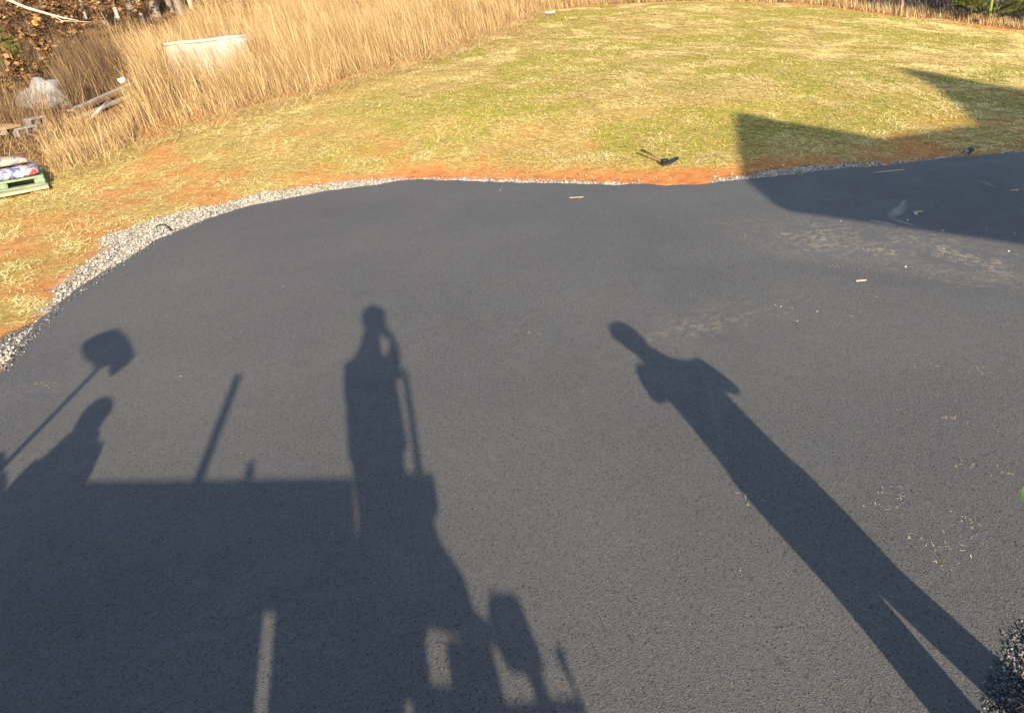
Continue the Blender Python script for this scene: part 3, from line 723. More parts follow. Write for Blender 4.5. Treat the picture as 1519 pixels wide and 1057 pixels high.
def bag_mat(name, cols, axis_, scale):
    mt, n, l, b = new_mat(name, .45, .4)
    tc = n.new('ShaderNodeTexCoord'); sx = n.new('ShaderNodeSeparateXYZ'); l.new(tc.outputs['Object'], sx.inputs[0])
    nz = noise(n, l, tc.outputs['Object'], 7, 3); f = math_(n, l, 'FRACT', math_(n, l, 'ADD', math_(n, l, 'MULTIPLY', sx.outputs[axis_], scale), math_(n, l, 'MULTIPLY', nz.outputs[0], 1.1)))
    r = ramp(n, l, f, cols); r.color_ramp.interpolation = 'CONSTANT'; l.new(r.outputs[0], b.inputs['Base Color'])
    bump(n, l, noise(n, l, tc.outputs['Object'], 22, 4).outputs[0], .7, .02, b); return mt
def bag(loc, hd, lx, ly, lz, mt, label, seed, tilt=0):
    rnd = random.Random(seed); bm = bmesh.new(); bmesh.ops.create_cube(bm, size=1); bmesh.ops.subdivide_edges(bm, edges=bm.edges, cuts=7, use_grid_fill=True)
    for v in bm.verts:
        x, y, z = v.co; e = max(abs(x), abs(y)) * 2
        th = .35 + .65 * (1 - e ** 3) if True else 1
        v.co = Vector((x * lx * (1 - .06 * (abs(y) * 2) ** 3), y * ly * (1 - .05 * (abs(x) * 2) ** 3), z * lz * th + .012 * math.sin(x * 17 + seed) * math.cos(y * 13) + rnd.uniform(-.004, .004)))
    o = empty('cement_bag', loc, hd); o.rotation_euler.x = tilt
    b_ = bm_obj('sack', bm, mt, o, True)
    for s_ in (-1, 1): box('seam', s_ * lx * .47 - .012, s_ * lx * .47 + .012, -ly * .44, ly * .44, -.008, .008, M_PLY, o)
    tag(o, label, 'bag'); return o
B1 = bag_mat('blue_white_sack', [(0, (.42, .39, .36)), (.18, (.10, .10, .22)), (.36, (.40, .35, .26)), (.54, (.13, .13, .26)), (.70, (.44, .40, .37)), (.86, (.36, .05, .05))], 0, 1.7)
B2 = bag_mat('tan_red_sack', [(0, (.33, .26, .17)), (.30, (.15, .14, .16)), (.55, (.38, .06, .05)), (.66, (.36, .29, .20)), (.85, (.16, .145, .17))], 0, 2.3)
R_ = Matrix.Rotation(hd, 3, 'Z')
bag(c0 + R_ @ Vector((.53, -.22, .29)), hd, .98, .42, .17, B1, 'blue and white printed cement bag on the front of the pallet', 3)
bag(c0 + R_ @ Vector((.56, -.68, .29)), hd, .98, .42, .17, B1, 'blue and white printed cement bag at the back of the pallet', 5)
bag(c0 + R_ @ Vector((.62, -.54, .43)), hd + .08, .95, .44, .15, B2, 'tan and red printed bag on top of the other bags', 8, .06)

# timber platform propped on a cinder block
k0 = hit(29, 207); khd = frame_at(k0, hit(54, 200))
blk = empty('cinder_block', k0, khd)
bm = bmesh.new()
for z0, z1 in ((0, .035), (.16, .195)): add_box(bm, 0, .39, 0, .19, z0, z1)
for x0, x1 in ((0, .035), (.178, .213), (.355, .39)): add_box(bm, x0, x1, .003, .187, .035, .16)
bm_obj('shell', bm, M_CMU, blk)
tag(blk, 'grey hollow cinder block propping the timber platform', 'cinder block')
pf = empty('timber_platform', k0 + Vector((0, 0, .21)), khd)
for i in range(4): box('plank', -1.9, .12, .02 + i * .2, .2 + i * .2, 0, .045, M_WOODB, pf, .004)
for x0 in (-1.5, -.25): box('bearer', x0, x0 + .09, .0, .8, -.09, -.002, M_WOODG, pf, .004)
tag(pf, 'weathered brown timber platform resting on the cinder block', 'platform')
k1 = hit(47, 192); b2 = empty('cinder_block', Vector((k1.x, k1.y, k1.z)), khd + .1); 
bm = bmesh.new()
for z0, z1 in ((0, .035), (.16, .195)): add_box(bm, 0, .39, 0, .19, z0, z1)
for x0, x1 in ((0, .035), (.178, .213), (.355, .39)): add_box(bm, x0, x1, .003, .187, .035, .16)
bm_obj('shell', bm, M_CMU, b2); tag(b2, 'second cinder block behind the timber platform in the weeds', 'cinder block')

def board(p0, p1, w_, t_, label, mt, z_=.03, z2=None):
    L_ = (Vector((p1.x, p1.y)) - Vector((p0.x, p0.y))).length; o = empty('lumber_board', p0 + Vector((0, 0, z_)), frame_at(p0, p1))
    o.rotation_euler.y = -math.atan2((p1.z + (z2 if z2 is not None else z_)) - (p0.z + z_), L_)
    bm = bmesh.new(); add_box(bm, 0, L_, -w_ / 2, w_ / 2, 0, t_); bm_obj('plank', bm, mt, o, bevel=.004)
    box('end_grain', -.003, .0, -w_ / 2 + .006, w_ / 2 - .006, .006, t_ - .006, M_WOODB, o)
    tag(o, label, 'board')
board(hit(109, 178), hit(222, 124), .14, .045, 'long grey weathered board, upper of the pair in the grass', M_WOODG, .16, .13)
board(hit(118, 183), hit(188, 150), .14, .045, 'grey weathered board, lower and shorter of the pair', M_WOODG, .07, .05)
p0, p1 = hit(131, 187), hit(164, 158)
pv = empty('pvc_pipe', p0); d = p1 - p0 + Vector((0, 0, .05))
tube('pipe', [Vector((0, 0, .06)), d * .5 + Vector((0, 0, .06)), d + Vector((0, 0, .06))], .035, M_WHITE, pv, 12)
tube('coupling', [Vector((0, 0, .06)) - d * .01, d * .14 + Vector((0, 0, .06))], .05, M_WHITE, pv, 12)
tag(pv, 'white plastic pipe lying below the grey boards', 'pipe')
q = hit(186, 136); rg = bmesh.new(); bmesh.ops.create_icosphere(rg, subdivisions=2, radius=.1)
for v in rg.verts: v.co *= random.uniform(.7, 1.2); v.co.z *= .8
o = bm_obj('plastic_bag', rg, M_WHITE, smooth=True); o.location = q + Vector((0, 0, .24)); tag(o, 'crumpled white plastic bag on the end of the boards', 'plastic bag')
# boulder
q = hit(70, 160); bm = bmesh.new(); bmesh.ops.create_icosphere(bm, subdivisions=4, radius=1)
from mathutils import noise as mn
for v in bm.verts:
    k = 1 + .45 * mn.noise(v.co * 1.5 + Vector((3, 1, 7))) + .16 * mn.cell(v.co * 2.2) + .10 * mn.noise(v.co * 4)
    v.co = Vector((v.co.x * .52 * k, v.co.y * .42 * k, max(-.12, v.co.z * .42 * k)))
o = bm_obj('boulder', bm, M_ROCK, smooth=True); o.location = q + Vector((0, .2, .1)); o.rotation_euler = (0, .12, .3); tag(o, 'pale grey boulder in the brush above the cinder block', 'boulder')
# white slab block in the tall grass
a_, b_ = hit(252, 128), hit(350, 116)
sl = empty('white_slab', a_ + Vector((.0, .35, 0)), frame_at(a_, b_) - .06); L_ = 1.9
bm = bmesh.new(); add_box(bm, 0, L_, 0, .5, -.05, .86); bmesh.ops.subdivide_edges(bm, edges=bm.edges, cuts=5, use_grid_fill=True)
for v in bm.verts: v.co += Vector((mn.noise(v.co * 3), mn.noise(v.co * 3 + Vector((9, 0, 0))), mn.noise(v.co * 2.5 + Vector((0, 9, 0))))) * .035
bm_obj('body', bm, M_SLAB, sl, True)
bm = bmesh.new(); add_box(bm, -.02, L_ + .02, -.02, .52, .862, .915); bmesh.ops.subdivide_edges(bm, edges=bm.edges, cuts=4, use_grid_fill=True)
for v in bm.verts: v.co += Vector((mn.noise(v.co * 3), mn.noise(v.co * 4), mn.noise(v.co * 2.5 + Vector((0, 9, 0))))) * .04
bm_obj('rim', bm, plain('chalk_rim', (.34, .31, .255), .85, .3, 3, bumpd=.02), sl, True)  # paler lip colour stands in for sun catching the top edge
tag(sl, 'weathered white slab standing half hidden in the tall golden grass', 'slab')
# small flat scraps
def scrap(name, px, py, lx, ly, lz, mt, label, cat, rz=None, z_=.01, group=None, on=None, bend=0.0):
    q = Vector((*flat(px, py), 0)) if on else hit(px, py)
    o = empty(name, q + Vector((0, 0, z_)), random.random() * 6 if rz is None else rz)
    rnd = random.Random(int(px * 7 + py)); n_ = 6; bm = bmesh.new(); up, dn = [], []
    for i in range(n_ + 1):
        x = lx * (i / n_ - .5); h_ = ly / 2 * rnd.uniform(.6, 1.15) * (.45 if i in (0, n_) else 1); y_ = bend * math.sin(i / n_ * 3.1) + rnd.uniform(-.1, .1) * ly; zc = lz * rnd.uniform(.0, .7)
        up.append([bm.verts.new((x, y_ + h_, zc)), bm.verts.new((x, y_ + h_, zc + lz))]); dn.append([bm.verts.new((x, y_ - h_, zc)), bm.verts.new((x, y_ - h_, zc + lz))])
    for i in range(n_):
        a1, a2, b1, b2_ = up[i], up[i + 1], dn[i], dn[i + 1]
        for f in ((a1[1], a2[1], b2_[1], b1[1]), (a1[0], b1[0], b2_[0], a2[0]), (a1[0], a2[0], a2[1], a1[1]), (b1[0], b1[1], b2_[1], b2_[0])): bm.faces.new(f)
    bm.faces.new((up[0][0], up[0][1], dn[0][1], dn[0][0])); bm.faces.new((up[-1][0], dn[-1][0], dn[-1][1], up[-1][1]))
    me = bm_obj(name, bm, mt); me.location = o.location; me.rotation_euler = o.rotation_euler; bpy.data.objects.remove(o)
    return tag(me, label, cat, group)
M_SCR = plain('tan_wood_scrap', (.34, .255, .16), .85, .2, 30); M_GREYP = plain('grey_scrap', (.30, .31, .34), .6, .2, 10); M_BLK = plain('black_rubber', (.012, .012, .013), .5, .3, 10)
scrap('metal_scrap', 78, 224, .34, .2, .015, M_GREYP, 'flat grey scrap on the clay right of the bags', 'scrap', .4, .02)
scrap('metal_scrap', 108, 238, .3, .12, .012, M_GREYP, 'second grey scrap lying in the matted grass', 'scrap', .1, .02)
scrap('paper_scrap', 815, 23, .35, .22, .05, M_WHITE, 'white paper scrap at the foot of the tall grass', 'litter', .3, .05)
scrap('wood_scrap', 855, 293.5, .19, .035, .006, M_SCR, 'small tan wood splinter on the asphalt near the stone rim', 'scrap', -.1, .004, on=1)
scrap('wood_scrap', 1319, 254.5, .42, .035, .004, M_SCR, 'long thin tan strip in the house shadow near the edge', 'scrap', .05, .004, on=1)
scrap('wood_scrap', 1364, 317, .17, .045, .006, M_SCR, 'bent tan chip in the house shadow', 'scrap', .75, .004, on=1, bend=.04)
scrap('wood_scrap', 1505, 283, .10, .02, .006, M_SCR, 'pale chip at the right edge in the house shadow', 'scrap', 0, .004, on=1)
scrap('paper_scrap', 1277, 417, .10, .035, .004, plain('pink_paper', (.45, .33, .27), .8, .2, 20), 'pinkish scrap on the sunlit asphalt', 'litter', .1, .004, on=1)
# mattock lying on the straw
h0, h1 = hit(952, 234), hit(986, 247); mk = empty('mattock', h1); d = h0 - h1
M_HAN = plain('dark_handle', (.20, .125, .05), .6, .3, 12); M_IRON = plain('dark_iron', (.012, .011, .010), .55, .4, 14, .3)
tube('handle', [Vector((0, 0, .09)), d * .5 + Vector((0, 0, .10)), d * 1.02 + Vector((0, 0, .11))], [.020, .017, .019], M_HAN, mk, 10)
bm = bmesh.new(); add_tube(bm, [(-.05, -.005, .075), (.04, .005, .08)], [.036, .034], 10); eye = bm_obj('eye', bm, M_IRON, mk, True)
bm = bmesh.new()
ol = [(-.05, .010), (.07, .012), (.20, .050), (.13, .008), (.07, -.022), (-.02, -.028)]
a1 = [bm.verts.new((x, -.06, z + .055)) for x, z in ol]; a2 = [bm.verts.new((x, .07, z + .06)) for x, z in ol]
bm.faces.new(a1); bm.faces.new(a2[::-1])
for i in range(6): bm.faces.new((a1[i], a2[i], a2[(i + 1) % 6], a1[(i + 1) % 6]))
bm_obj('blade', bm, M_IRON, mk); tag(mk, 'mattock with a wooden handle lying on the straw above the asphalt', 'mattock')
# black drain stub by the right edge
q = hit(1436, 228); ds = empty('drain_pipe', q, .5)
tube('pipe', [(-.05, 0, .035), (.07, 0, .035)], .042, M_BLK, ds, 14)
tube('cap', [(-.075, 0, .035), (-.052, 0, .035)], .038, plain('grey_cap', (.20, .20, .19), .6, .2, 10), ds, 14)
tag(ds, 'short black drain pipe stub beside the asphalt at far right', 'pipe')
# black strap on the left stone shoulder
pp = [hit(*c) + Vector((0, 0, .03)) for c in ((233, 341), (239, 338), (246, 338), (252, 341), (254, 344))]
o = tube('rubber_strap', pp, .011, M_BLK); tag(o, 'curved black rubber strap on the left stone shoulder', 'strap')
# pebbles on the asphalt
PEB = [(1207, 315), (1247, 328), (1346, 327), (1398, 342), (1464, 341), (1505, 346), (1400, 369), (1496, 373), (1343, 396), (1150, 452), (1158, 455), (1183, 476), (1212, 462), (1175, 458), (785, 493), (800, 495), (645, 660), (531, 888), (614, 966),
       (712, 1026), (358, 672), (247, 467), (420, 425), (1110, 880), (1098, 846), (268, 558), (745, 277), (742, 282), (1300, 440)]
M_PEB = plain('white_pebble', (.45, .43, .40), .7, .15, 40)
for i, (px, py) in enumerate(PEB):
    x, y = flat(px, py); r = random.uniform(.006, .011) * (1 if py < 420 else .6 if py < 600 else .35)
    bm = bmesh.new(); bmesh.ops.create_icosphere(bm, subdivisions=1, radius=r)
    for v in bm.verts: v.co *= random.uniform(.8, 1.15)
    for v in bm.verts: v.co.z = v.co.z * .6 + r * .45
    o = bm_obj('pebble', bm, M_PEB, smooth=True); o.location = (x, y, 0); zone = 'in the house shadow at far right' if px > 1240 and py < 350 else 'on the dusty patch below the house shadow' if px > 1240 else 'in front of the head of the hi-vis person shadow' if px > 1050 and py < 500 else \
        'at the corner of the house shadow' if px > 1190 else 'inside the paver shadow' if 500 < px < 750 and py > 850 else 'left of the hi-vis person shadow' if py > 800 else 'between the two standing shadows' if py > 480 and px > 600 else 'near the far stone rim' if py < 300 else 'on the left half above the paver shadow'
    tag(o, 'tiny white pebble ' + zone, 'pebble', 'white pebbles scattered on the asphalt')
# wisps of straw trodden on to the asphalt
WISP = [(1375, 541, 9), (1448, 550, 9), (1410, 622, 12), (1432, 690, 9), (1325, 735, 12), (1312, 752, 8), (1435, 772, 9), (1440, 800, 8), (1400, 815, 12), (1362, 798, 7), (1105, 740, 12), (1264, 470, 8), (1350, 397, 14), (1290, 372, 18), (1390, 380, 14), (1452, 384, 8), (1240, 395, 12), (60, 570, 12), (75, 572, 8), (1405, 836, 7), (1480, 700, 6)]
C, hdg, LL = [], [], []
for px, py, k in WISP:
    x, y = flat(px, py)
    for j in range(k):
        C.append((x + random.gauss(0, .042), y + random.gauss(0, .03), random.uniform(.003, .009))); hdg.append(random.random() * 6.28); LL.append(random.uniform(.006, .028))
C = np.array(C); hdg = np.array(hdg); n = len(C)
V, Fq = strips(C, hdg, np.full(n, 1.5), np.array(LL), RNG.uniform(.001, .0022, n), 1, np.zeros(n), hdg + math.pi / 2)
tag(np_mesh('straw_wisps', V, Fq, M_STRAW), 'wisps of straw trodden on to the asphalt', 'straw', kind='stuff')
C = np.array([(REDGE[1][0] + .10 + random.gauss(0, .05), REDGE[1][1] + .0 + random.gauss(0, .05), gz1(*REDGE[1]) + random.uniform(.04, .08)) for _ in range(12)]); n = len(C); hdg = RNG.random(n) * 6.28
V, Fq = strips(C, hdg, np.full(n, 1.45), RNG.uniform(.05, .13, n), RNG.uniform(.003, .005, n), 1, np.zeros(n), hdg + math.pi / 2)
tag(np_mesh('pine_straw', V, Fq, strand_mat('red_needles', [(0, (.30, .11, .05)), (1, (.55, .30, .14))], 0)), 'few reddish dry needles on the stones at near right corner', 'needles', kind='stuff')

# ------------------------------------------------------------------ people, paver and house behind the camera (their shadows fall into the picture)
FRZ = math.atan2(RT[1], RT[0])                       # local x across the sunlight, local y the way shadows fall
def PD(u, D, z=0): return Vector((u * RT[0] + D * DH[0], u * RT[1] + D * DH[1], z))
def skin_obj(name, verts, edges, radii, mat, parent, root=0, sub=1):
    me = bpy.data.meshes.new(name); me.from_pydata(verts, edges, []); o = link(name, me, mat, parent)
    md = o.modifiers.new('skin', 'SKIN'); md.use_smooth_shade = True
    sv = me.skin_vertices[0].data
    for i, r in enumerate(radii): sv[i].radius = r if isinstance(r, tuple) else (r, r)
    sv[root].use_root = True
    if sub: s_ = o.modifiers.new('sub', 'SUBSURF'); s_.levels = sub; s_.render_levels = sub
    return o
def loft(bm, rings, n=18):
    R = [[bm.verts.new((c_.x + rx * math.cos(2 * math.pi * k / n), c_.y + ry * math.sin(2 * math.pi * k / n), c_.z)) for k in range(n)] for c_, rx, ry in rings]
    for A, B in zip(R, R[1:]):
        for k in range(n): bm.faces.new((A[k], A[(k + 1) % n], B[(k + 1) % n], B[k]))
    bm.faces.new(R[0][::-1]); bm.faces.new(R[-1])
class Sk:
    def __init__(s): s.v, s.e, s.r, s.k = [], [], [], {}
    def add(s, key, co, r, frm=None):
        s.k[key] = len(s.v); s.v.append(tuple(co)); s.r.append(r)
        if frm is not None: s.e.append((s.k[frm], s.k[key]))
    def make(s, name, mat, parent, sub=1): return skin_obj(name, s.v, s.e, s.r, mat, parent, 0, sub)
M_SKIN = plain('skin', (.52, .32, .22), .6, .08, 10); M_HAIR = plain('dark_hair', (.04, .025, .015), .8, .3, 30); M_EYE = plain('eye_white', (.75, .73, .70), .3, .03, 20)
def person(base, J, label, shirt, trouser, hat, jacket=0.0, fat=1.0, belly=.15, legr=.095, collar=.08):
    root = empty('person', base, FRZ); L_ = lambda k: Vector(J[k])
    s = Sk()
    s.add('pelvis', L_('pelvis'), (.13, .10)); s.add('belly', L_('belly'), (.125, .10), 'pelvis'); s.add('chest', L_('chest'), (.14, .11), 'belly')
    s.add('neckb', L_('neck'), .06, 'chest'); hd_ = L_('head'); up = (hd_ - L_('neck')).normalized()
    s.add('jaw', hd_ - up * .07, .07, 'neckb'); s.add('head', hd_ + up * .0, .088, 'jaw'); s.add('crown', hd_ + up * .075, .082, 'head')
    s.add('nose', hd_ + Vector((0, .112, -.015)), .014, 'head')
    for sd in 'LR':
        s.add('sh' + sd, L_('sh' + sd), .055, 'chest'); s.add('el' + sd, L_('el' + sd), .042, 'sh' + sd); s.add('wr' + sd, L_('wr' + sd), .028, 'el' + sd)
        d = (L_('wr' + sd) - L_('el' + sd)).normalized(); a = d.cross(Vector((0, 1, .2))).normalized(); b = d.cross(a).normalized()
        d = Vector(J['hd' + sd]).normalized() if 'hd' + sd in J else d; a = d.cross(Vector((0, 1, .2))).normalized(); b = d.cross(a).normalized()
        pc = L_('wr' + sd) + d * .06; s.add('pa' + sd, pc, (.036, .020), 'wr' + sd)
        for i, (off, ln_) in enumerate(((-.030, .062), (-.010, .075), (.011, .070), (.030, .055))):
            k0 = L_('wr' + sd) + d * .10 + a * off; s.add('f%d%s' % (i, sd), k0, .010, 'pa' + sd)
            k1 = k0 + d * ln_ * .5 + b * .012; s.add('g%d%s' % (i, sd), k1, .009, 'f%d%s' % (i, sd)); s.add('h%d%s' % (i, sd), k1 + d * ln_ * .4 + b * .03, .008, 'g%d%s' % (i, sd))
        t0 = L_('wr' + sd) + d * .045 - a * .042 + b * .012; s.add('t0' + sd, t0, .012, 'pa' + sd); s.add('t1' + sd, t0 + d * .035 - a * .012 + b * .018, .010, 't0' + sd)
        s.add('hip' + sd, L_('hip' + sd), .085, 'pelvis'); s.add('kn' + sd, L_('kn' + sd), .06, 'hip' + sd); s.add('an' + sd, L_('an' + sd), .04, 'kn' + sd)
        s.add('to' + sd, L_('an' + sd) + Vector((.02 if sd == 'R' else -.02, .17, -.05)), (.038, .025), 'an' + sd)
    s.make('body', M_SKIN, root)
    bm = bmesh.new(); pv_, be, ch = L_('pelvis'), L_('belly'), L_('chest'); sl_, sr_ = L_('shL'), L_('shR'); sm = (sl_ + sr_) / 2; sw = (sr_.x - sl_.x) / 2
    loft(bm, [(pv_ - Vector((0, 0, jacket)), belly * fat * 1.02, .14), (pv_, belly * fat * 1.02, .14), (be, belly * fat, .135), (ch, belly * fat * 1.02, .135), (ch.lerp(sm, .6), sw + .055, .125), (Vector((sm.x, sm.y, sm.z + .01)), sw * 1.12, .11), (sm.lerp(L_('neck'), .3) + Vector((0, 0, .01)), sw * .74, .10), (sm.lerp(L_('neck'), .62), max(.10, collar), .09), (L_('neck'), max(.078, collar * .9), .085), (L_('neck').lerp(L_('head'), .45), max(.074, collar * .75), .085)])
    for sd in 'LR':
        A_, E_, W_ = L_('sh' + sd), L_('el' + sd), L_('wr' + sd)
        add_tube(bm, [A_ + (A_ - E_) * .08, A_, A_.lerp(E_, .5), E_ + (E_ - A_) * .02, E_.lerp(W_, .5), E_.lerp(W_, .93)], [.045, .074, .070, .052, .054, .046], 14)
    bm_obj('shirt', bm, shirt, root, True)
    bm = bmesh.new(); loft(bm, [(pv_ - Vector((0, 0, .16)), .05, .06), (pv_ - Vector((0, 0, .10)), belly * fat * .93, .125), (pv_, belly * fat * .96, .13), (pv_ + Vector((0, 0, .08)), belly * fat * .93, .125)])
    for sd in 'LR':
        A_, E_, W_ = L_('hip' + sd), L_('kn' + sd), L_('an' + sd)
        add_tube(bm, [A_ + Vector((0, 0, .03)), A_ - Vector((0, 0, .04)), A_.lerp(E_, .5), E_, E_.lerp(W_, .5), W_ + Vector((0, 0, -.01))], [legr, legr * 1.12, legr * 1.05, legr * .885, legr * .85, legr * .8], 14)
    bm_obj('trousers', bm, trouser, root, True)
    for sd in 'LR':
        t = Sk(); an = L_('an' + sd); t.add('a', an + Vector((0, -.01, .08)), .055); t.add('h', an + Vector((0, -.03, -.035)), (.048, .05), 'a'); t.add('t', an + Vector((.02 if sd == 'R' else -.02, .16, -.045)), (.048, .035), 'h'); t.make('boot', M_IRON, root)
    bm = bmesh.new(); bmesh.ops.create_uvsphere(bm, u_segments=20, v_segments=12, radius=1)
    for v in list(bm.verts):
        if v.co.z < -.05: v.co.z = -.05
        v.co = Vector((v.co.x * .116, v.co.y * .122, v.co.z * .118))
    bmesh.ops.translate(bm, verts=bm.verts, vec=hd_ + up * .045); cap_ = bm_obj('cap', bm, hat, root, True)
    bm = bmesh.new(); vs = [bm.verts.new(hd_ + up * .045 + Vector((.085 * math.sin(a), .09 + .10 * math.cos(a), .002))) for a in [x * .31 - 1.55 for x in range(11)]]; f = bm.faces.new(vs); bmesh.ops.solidify(bm, geom=[f], thickness=.008); bm_obj('brim', bm, hat, cap_)
    bm = bmesh.new(); bmesh.ops.create_uvsphere(bm, u_segments=16, v_segments=10, radius=1)
    for v in bm.verts: v.co = Vector((v.co.x * .096, v.co.y * .09 - .03, v.co.z * .11))
    bmesh.ops.translate(bm, verts=bm.verts, vec=hd_ + up * .01); bm_obj('hair', bm, M_HAIR, root, True)
    for sx in (-1, 1):
        bm = bmesh.new(); bmesh.ops.create_icosphere(bm, subdivisions=2, radius=.013); bmesh.ops.translate(bm, verts=bm.verts, vec=hd_ + Vector((sx * .033, .083, .01))); bm_obj('eye', bm, M_EYE, root, True)
        bm = bmesh.new(); bmesh.ops.create_icosphere(bm, subdivisions=2, radius=1); bmesh.ops.transform(bm, matrix=Matrix.Diagonal((.012, .022, .034, 1)), verts=bm.verts); bmesh.ops.translate(bm, verts=bm.verts, vec=hd_ + Vector((sx * .092, -.005, -.005))); bm_obj('ear', bm, M_SKIN, root, True)
    bm = bmesh.new(); add_box(bm, -.025, .025, .078, .088, -.062, -.054); bmesh.ops.translate(bm, verts=bm.verts, vec=hd_); bm_obj('mouth', bm, plain('lip', (.40, .16, .13), .6, .1, 10), root)
    tag(root, label, 'person'); return root
M_HIVIS = plain('hi_vis_yellow', (.55, .80, .06), .7, .06, 20); M_DENIM = plain('denim', (.05, .07, .13), .9, .2, 40); M_JACK = plain('dark_jacket', (.05, .055, .06), .9, .2, 20); M_TANP = plain('tan_work_trousers', (.30, .22, .13), .9, .2, 20); M_CAPG = plain('grey_cap_cloth', (.12, .12, .13), .9, .15, 20)

# right: person in hi-vis standing on the verge, arms crossed
bp_ = PD(2.115, 1.20); bp_.z = -.03
person(bp_, dict(pelvis=(-.06, 0, 1.0), belly=(-.06, 0, 1.2), chest=(-.06, 0, 1.40), neck=(-.12, .02, 1.61), head=(-.165, .05, 1.745), shL=(-.25, .02, 1.52), shR=(.14, 0, 1.52), elL=(-.318, .225, 1.295), elR=(.215, .06, 1.34),
      wrL=(-.10, .26, 1.33), wrR=(-.02, .26, 1.38), hipL=(-.155, 0, .95), hipR=(.035, 0, .95), knL=(-.145, .03, .50), knR=(.05, .03, .50), anL=(-.17, 0, .10), anR=(.13, 0, .10)),
      'person in yellow green hi-vis shirt, elbow showing at right edge', M_HIVIS, M_DENIM, M_CAPG, .06, 1.0, .20, .112, .115)
# centre: the photographer on the paver platform
pz = 1.25; pb = PD(-.17, -.33, pz); c = lambda u, D, z: (u + .17, D + .33, z - pz)
person(pb, dict(pelvis=c(-.17, -.34, 2.17), belly=c(-.17, -.34, 2.36), chest=c(-.17, -.34, 2.58), neck=c(-.125, -.33, 2.77), head=c(-.085, -.31, 2.92), shL=c(-.290, -.34, 2.58), shR=c(-.045, -.33, 2.54), elL=c(-.325, -.32, 2.34), wrL=c(-.27, -.20, 2.15),
      elR=c(.025, -.22, 2.40), wrR=c(.065, -.12, 2.62), hdR=(-.45, .15, .8), hipL=c(-.25, -.34, 2.12), hipR=c(-.10, -.34, 2.12), knL=c(-.25, -.32, 1.75), knR=c(-.11, -.30, 1.75), anL=c(-.26, -.35, 1.36), anR=c(-.15, -.34, 1.36)),
      'person in a dark jacket raising a phone on the paver platform', M_JACK, M_DENIM, M_CAPG, .17, 1.0, .195, .092)
ph = box('phone', -.036, .036, -.004, .004, -.072, .072, M_BLK, None, .003); ph.matrix_world = Matrix.Translation(Vector((0, -cp * .03, EYE - .035 + sp * .03))) @ Matrix.Rotation(-PITCH, 4, 'X'); tag(ph, 'black phone held up by the person on the paver', 'phone')
# left: worker on the ground with a shovel over the shoulder
lb = PD(-2.28, 1.67); e = lambda u, z, D=0: (u + 2.28, D, z)
person(lb, dict(pelvis=e(-2.30, .93), belly=e(-2.30, 1.10), chest=e(-2.29, 1.33), neck=e(-2.27, 1.48), head=e(-2.25, 1.59, .05), shL=e(-2.45, 1.38), shR=e(-2.13, 1.44), elL=e(-2.56, 1.17, .05), elR=e(-2.11, 1.14, .03), wrL=e(-2.70, 1.34, .10), wrR=e(-2.28, 1.02, .2),
      hipL=e(-2.39, .88), hipR=e(-2.21, .88), knL=e(-2.40, .5, .02), knR=e(-2.20, .5, .02), anL=e(-2.42, .10), anR=e(-2.18, .10)),
      'person in work clothes shouldering a shovel at near left', M_TANP, M_DENIM, M_CAPG, .04, 1.0, .215, .1, .17)
sh = empty('shovel', PD(-2.95, 1.77, 0), FRZ); g = lambda u, z, D=0: Vector((u + 2.95, D, z))
tube('handle', [g(-2.99, .72), g(-2.70, 1.38), g(-2.44, 1.98)], .021, M_HAN, sh, 10)
bm = bmesh.new()
ol = [(-2.735, 2.30), (-2.65, 2.345), (-2.487, 2.36), (-2.33, 2.25), (-2.16, 2.08), (-2.20, 1.98), (-2.29, 1.885), (-2.355, 1.985), (-2.45, 1.955), (-2.52, 2.03), (-2.63, 2.11), (-2.70, 2.21)]
vs = [bm.verts.new(g(u_, z_, .05 - 1.2 * ((u_ + 2.44) ** 2))) for u_, z_ in ol]; f = bm.faces.new(vs); bmesh.ops.solidify(bm, geom=[f], thickness=.006); bm_obj('blade', bm, M_IRON, sh)
tube('grip', [g(-3.04, .69), g(-2.94, .74)], .018, M_HAN, sh, 10); tag(sh, 'shovel carried upright by the person at near left', 'shovel')

# asphalt paver the photographer stands on
M_YEL = plain('paver_yellow', (.55, .36, .03), .45, .12, 6); M_STEEL = plain('worn_steel', (.12, .12, .12), .5, .3, 8, .6)
PV_O = PD(0, -.6); pvr = empty('asphalt_paver', (PV_O.x, PV_O.y, 0), FRZ - math.radians(17.4))
B = lambda nm, x0, x1, y0, y1, z0, z1, mt=M_YEL, par=pvr, bv=.01: box(nm, x0, x1, y0, y1, z0, z1, mt, par, bv)
B('hood', -2.16, -.355, -.25, 0, 1.56, 1.965)
B('side_panel', -3.3, -.85, -.05, -.02, .45, 1.558, bv=.003); B('side_panel', -.785, -.36, -.05, -.02, .45, 1.558, bv=.003); B('step_plate', -.358, -.18, -.05, -.025, .45, 1.71, bv=.003)  # plate added, left panel lengthened, to block stray sun slits in the shadow
B('chassis', -2.1, .20, -1.9, -.32, .35, 1.05, M_STEEL)
tube('exhaust_pipe', [(-1.37, -.1, 1.9), (-1.30, -.1, 2.3), (-1.24, -.1, 2.64)], .034, M_STEEL, pvr, 12)
tube('filler_cap', [(-1.02, -.08, 1.96), (-1.02, -.08, 2.07)], .03, M_BLK, pvr, 12)
B('platform', -.54, -.17, .05, .45, 1.20, 1.245, M_STEEL); B('platform_bracket', -.48, -.36, -.2, .5, .9, 1.198, M_STEEL)
prism('console', [(-.12, 1.47), (-.12, 2.0), (.165, 1.985), (.155, 1.83), (.10, 1.80), (.12, 1.70), (.205, 1.58), (.225, 1.42), (.055, 1.45)], -.10, -.02, M_YEL, pvr)
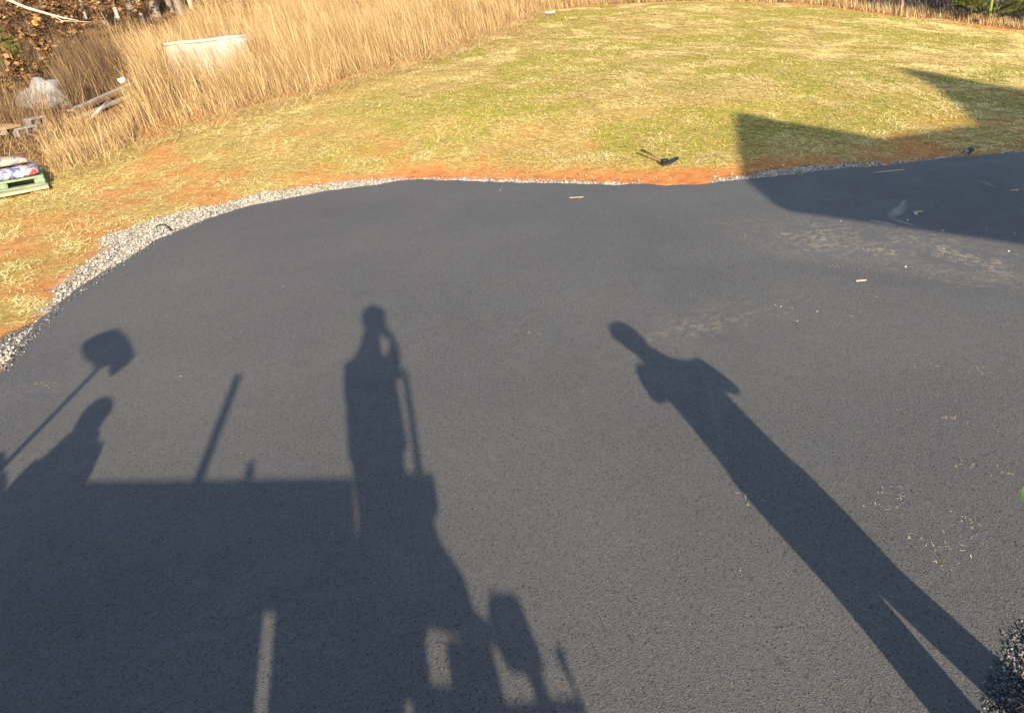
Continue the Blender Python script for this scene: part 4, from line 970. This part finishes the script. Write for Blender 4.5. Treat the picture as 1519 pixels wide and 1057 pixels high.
B('console_leg', -.13, -.05, -.09, -.02, .45, 1.468, bv=.003); B('console_leg', .06, .262, -.09, -.03, .45, 1.40, bv=.003)
B('kick_plate', -.048, .058, -.08, -.03, .45, 1.285, bv=.003)
for z_ in (1.72, 1.60): tube('hand_rail', [(-.37, -.03, z_), (-.10, -.03, z_)], .014, M_STEEL, pvr, 8)  # bars added to break up the sun gap beside the standing figure's shadow
tube('control_lever', [(.085, -.06, 1.98), (.11, -.06, 2.3), (.128, -.06, 2.63)], .024, M_BLK, pvr, 10)
tube('guard_rail', [(.20, -.06, 1.47), (.34, -.06, 1.40)], .03, M_STEEL, pvr, 8)
prism('control_box', [(.335, 1.36), (.30, 1.47), (.315, 1.53), (.45, 1.525), (.475, 1.34)], -.12, -.02, M_YEL, pvr)
tube('control_box_arm', [(.425, -.06, 1.37), (.46, -.06, 1.02)], .03, M_STEEL, pvr, 8)
tube('handle_bar', [(.570, -.06, 1.385), (.590, -.06, 1.255), (.24, -.06, 1.235)], .022, M_BLK, pvr, 8)
B('screed_plate', -2.1, .30, -.9, -.02, .06, .44, M_STEEL); B('screed_extension', .0, .27, -.5, -.12, .45, 1.17, M_STEEL)
B('hopper_wall', -2.1, .2, -2.9, -2.82, .55, 1.2); B('hopper_wall', -2.1, -2.0, -2.8, -1.95, .55, 1.2); B('hopper_wall', .1, .2, -2.8, -1.95, .55, 1.2)
for x0 in (-1.95, -.2): B('crawler_track', x0, x0 + .33, -2.6, -1.0, .0, .34, M_BLK, bv=.05)
tag(pvr, 'yellow asphalt paver whose shadow fills the lower left', 'paver')

# house at the right whose roof shades the far right of the asphalt
M_SIDE = plain('white_siding', (.70, .70, .68), .7, .05, 3); M_ROOF = plain('roof_shingle', (.10, .095, .09), .95, .3, 12, bumpd=.02); M_GLASS = plain('window_glass', (.05, .06, .07), .1, .1, 3)
hs = empty('house', (2.55 * .7071, 2.55 * .7071, 0), math.radians(-45))
prism('porch_roof', [(4.78, 4.42), (4.80, 4.58), (5.20, 5.19), (6.23, 6.28), (7.45, 7.53), (9.6, 7.19), (9.6, 4.42)], 0, .22, M_ROOF, hs)  # unseen upright panel, outline cut to cast the far right shadow
prism('roof', [(9.603, 4.42), (9.603, 7.19), (13.0, 8.43), (16.0, 11.6), (16.9, 10.5), (21.5, 4.42)], 0, .22, M_ROOF, hs)  # higher panel, likewise shaped by the shadow it has to cast
wa = box('wall', 9.3, 21, .5, 8, -.2, 4.40, M_SIDE, hs)
for x0 in (10.5, 14, 17.5):
    wi = box('window', x0, x0 + 1.2, .44, .497, 1.0, 2.5, M_WHITE, hs); box('pane', x0 + .08, x0 + 1.12, .42, .437, 1.08, 2.42, M_GLASS, wi)
box('roof_slab', 9.3, 21.3, .225, 8.2, 4.403, 4.55, M_ROOF, hs)
tag(hs, 'white sided house whose roof shadow covers the far right', 'house')
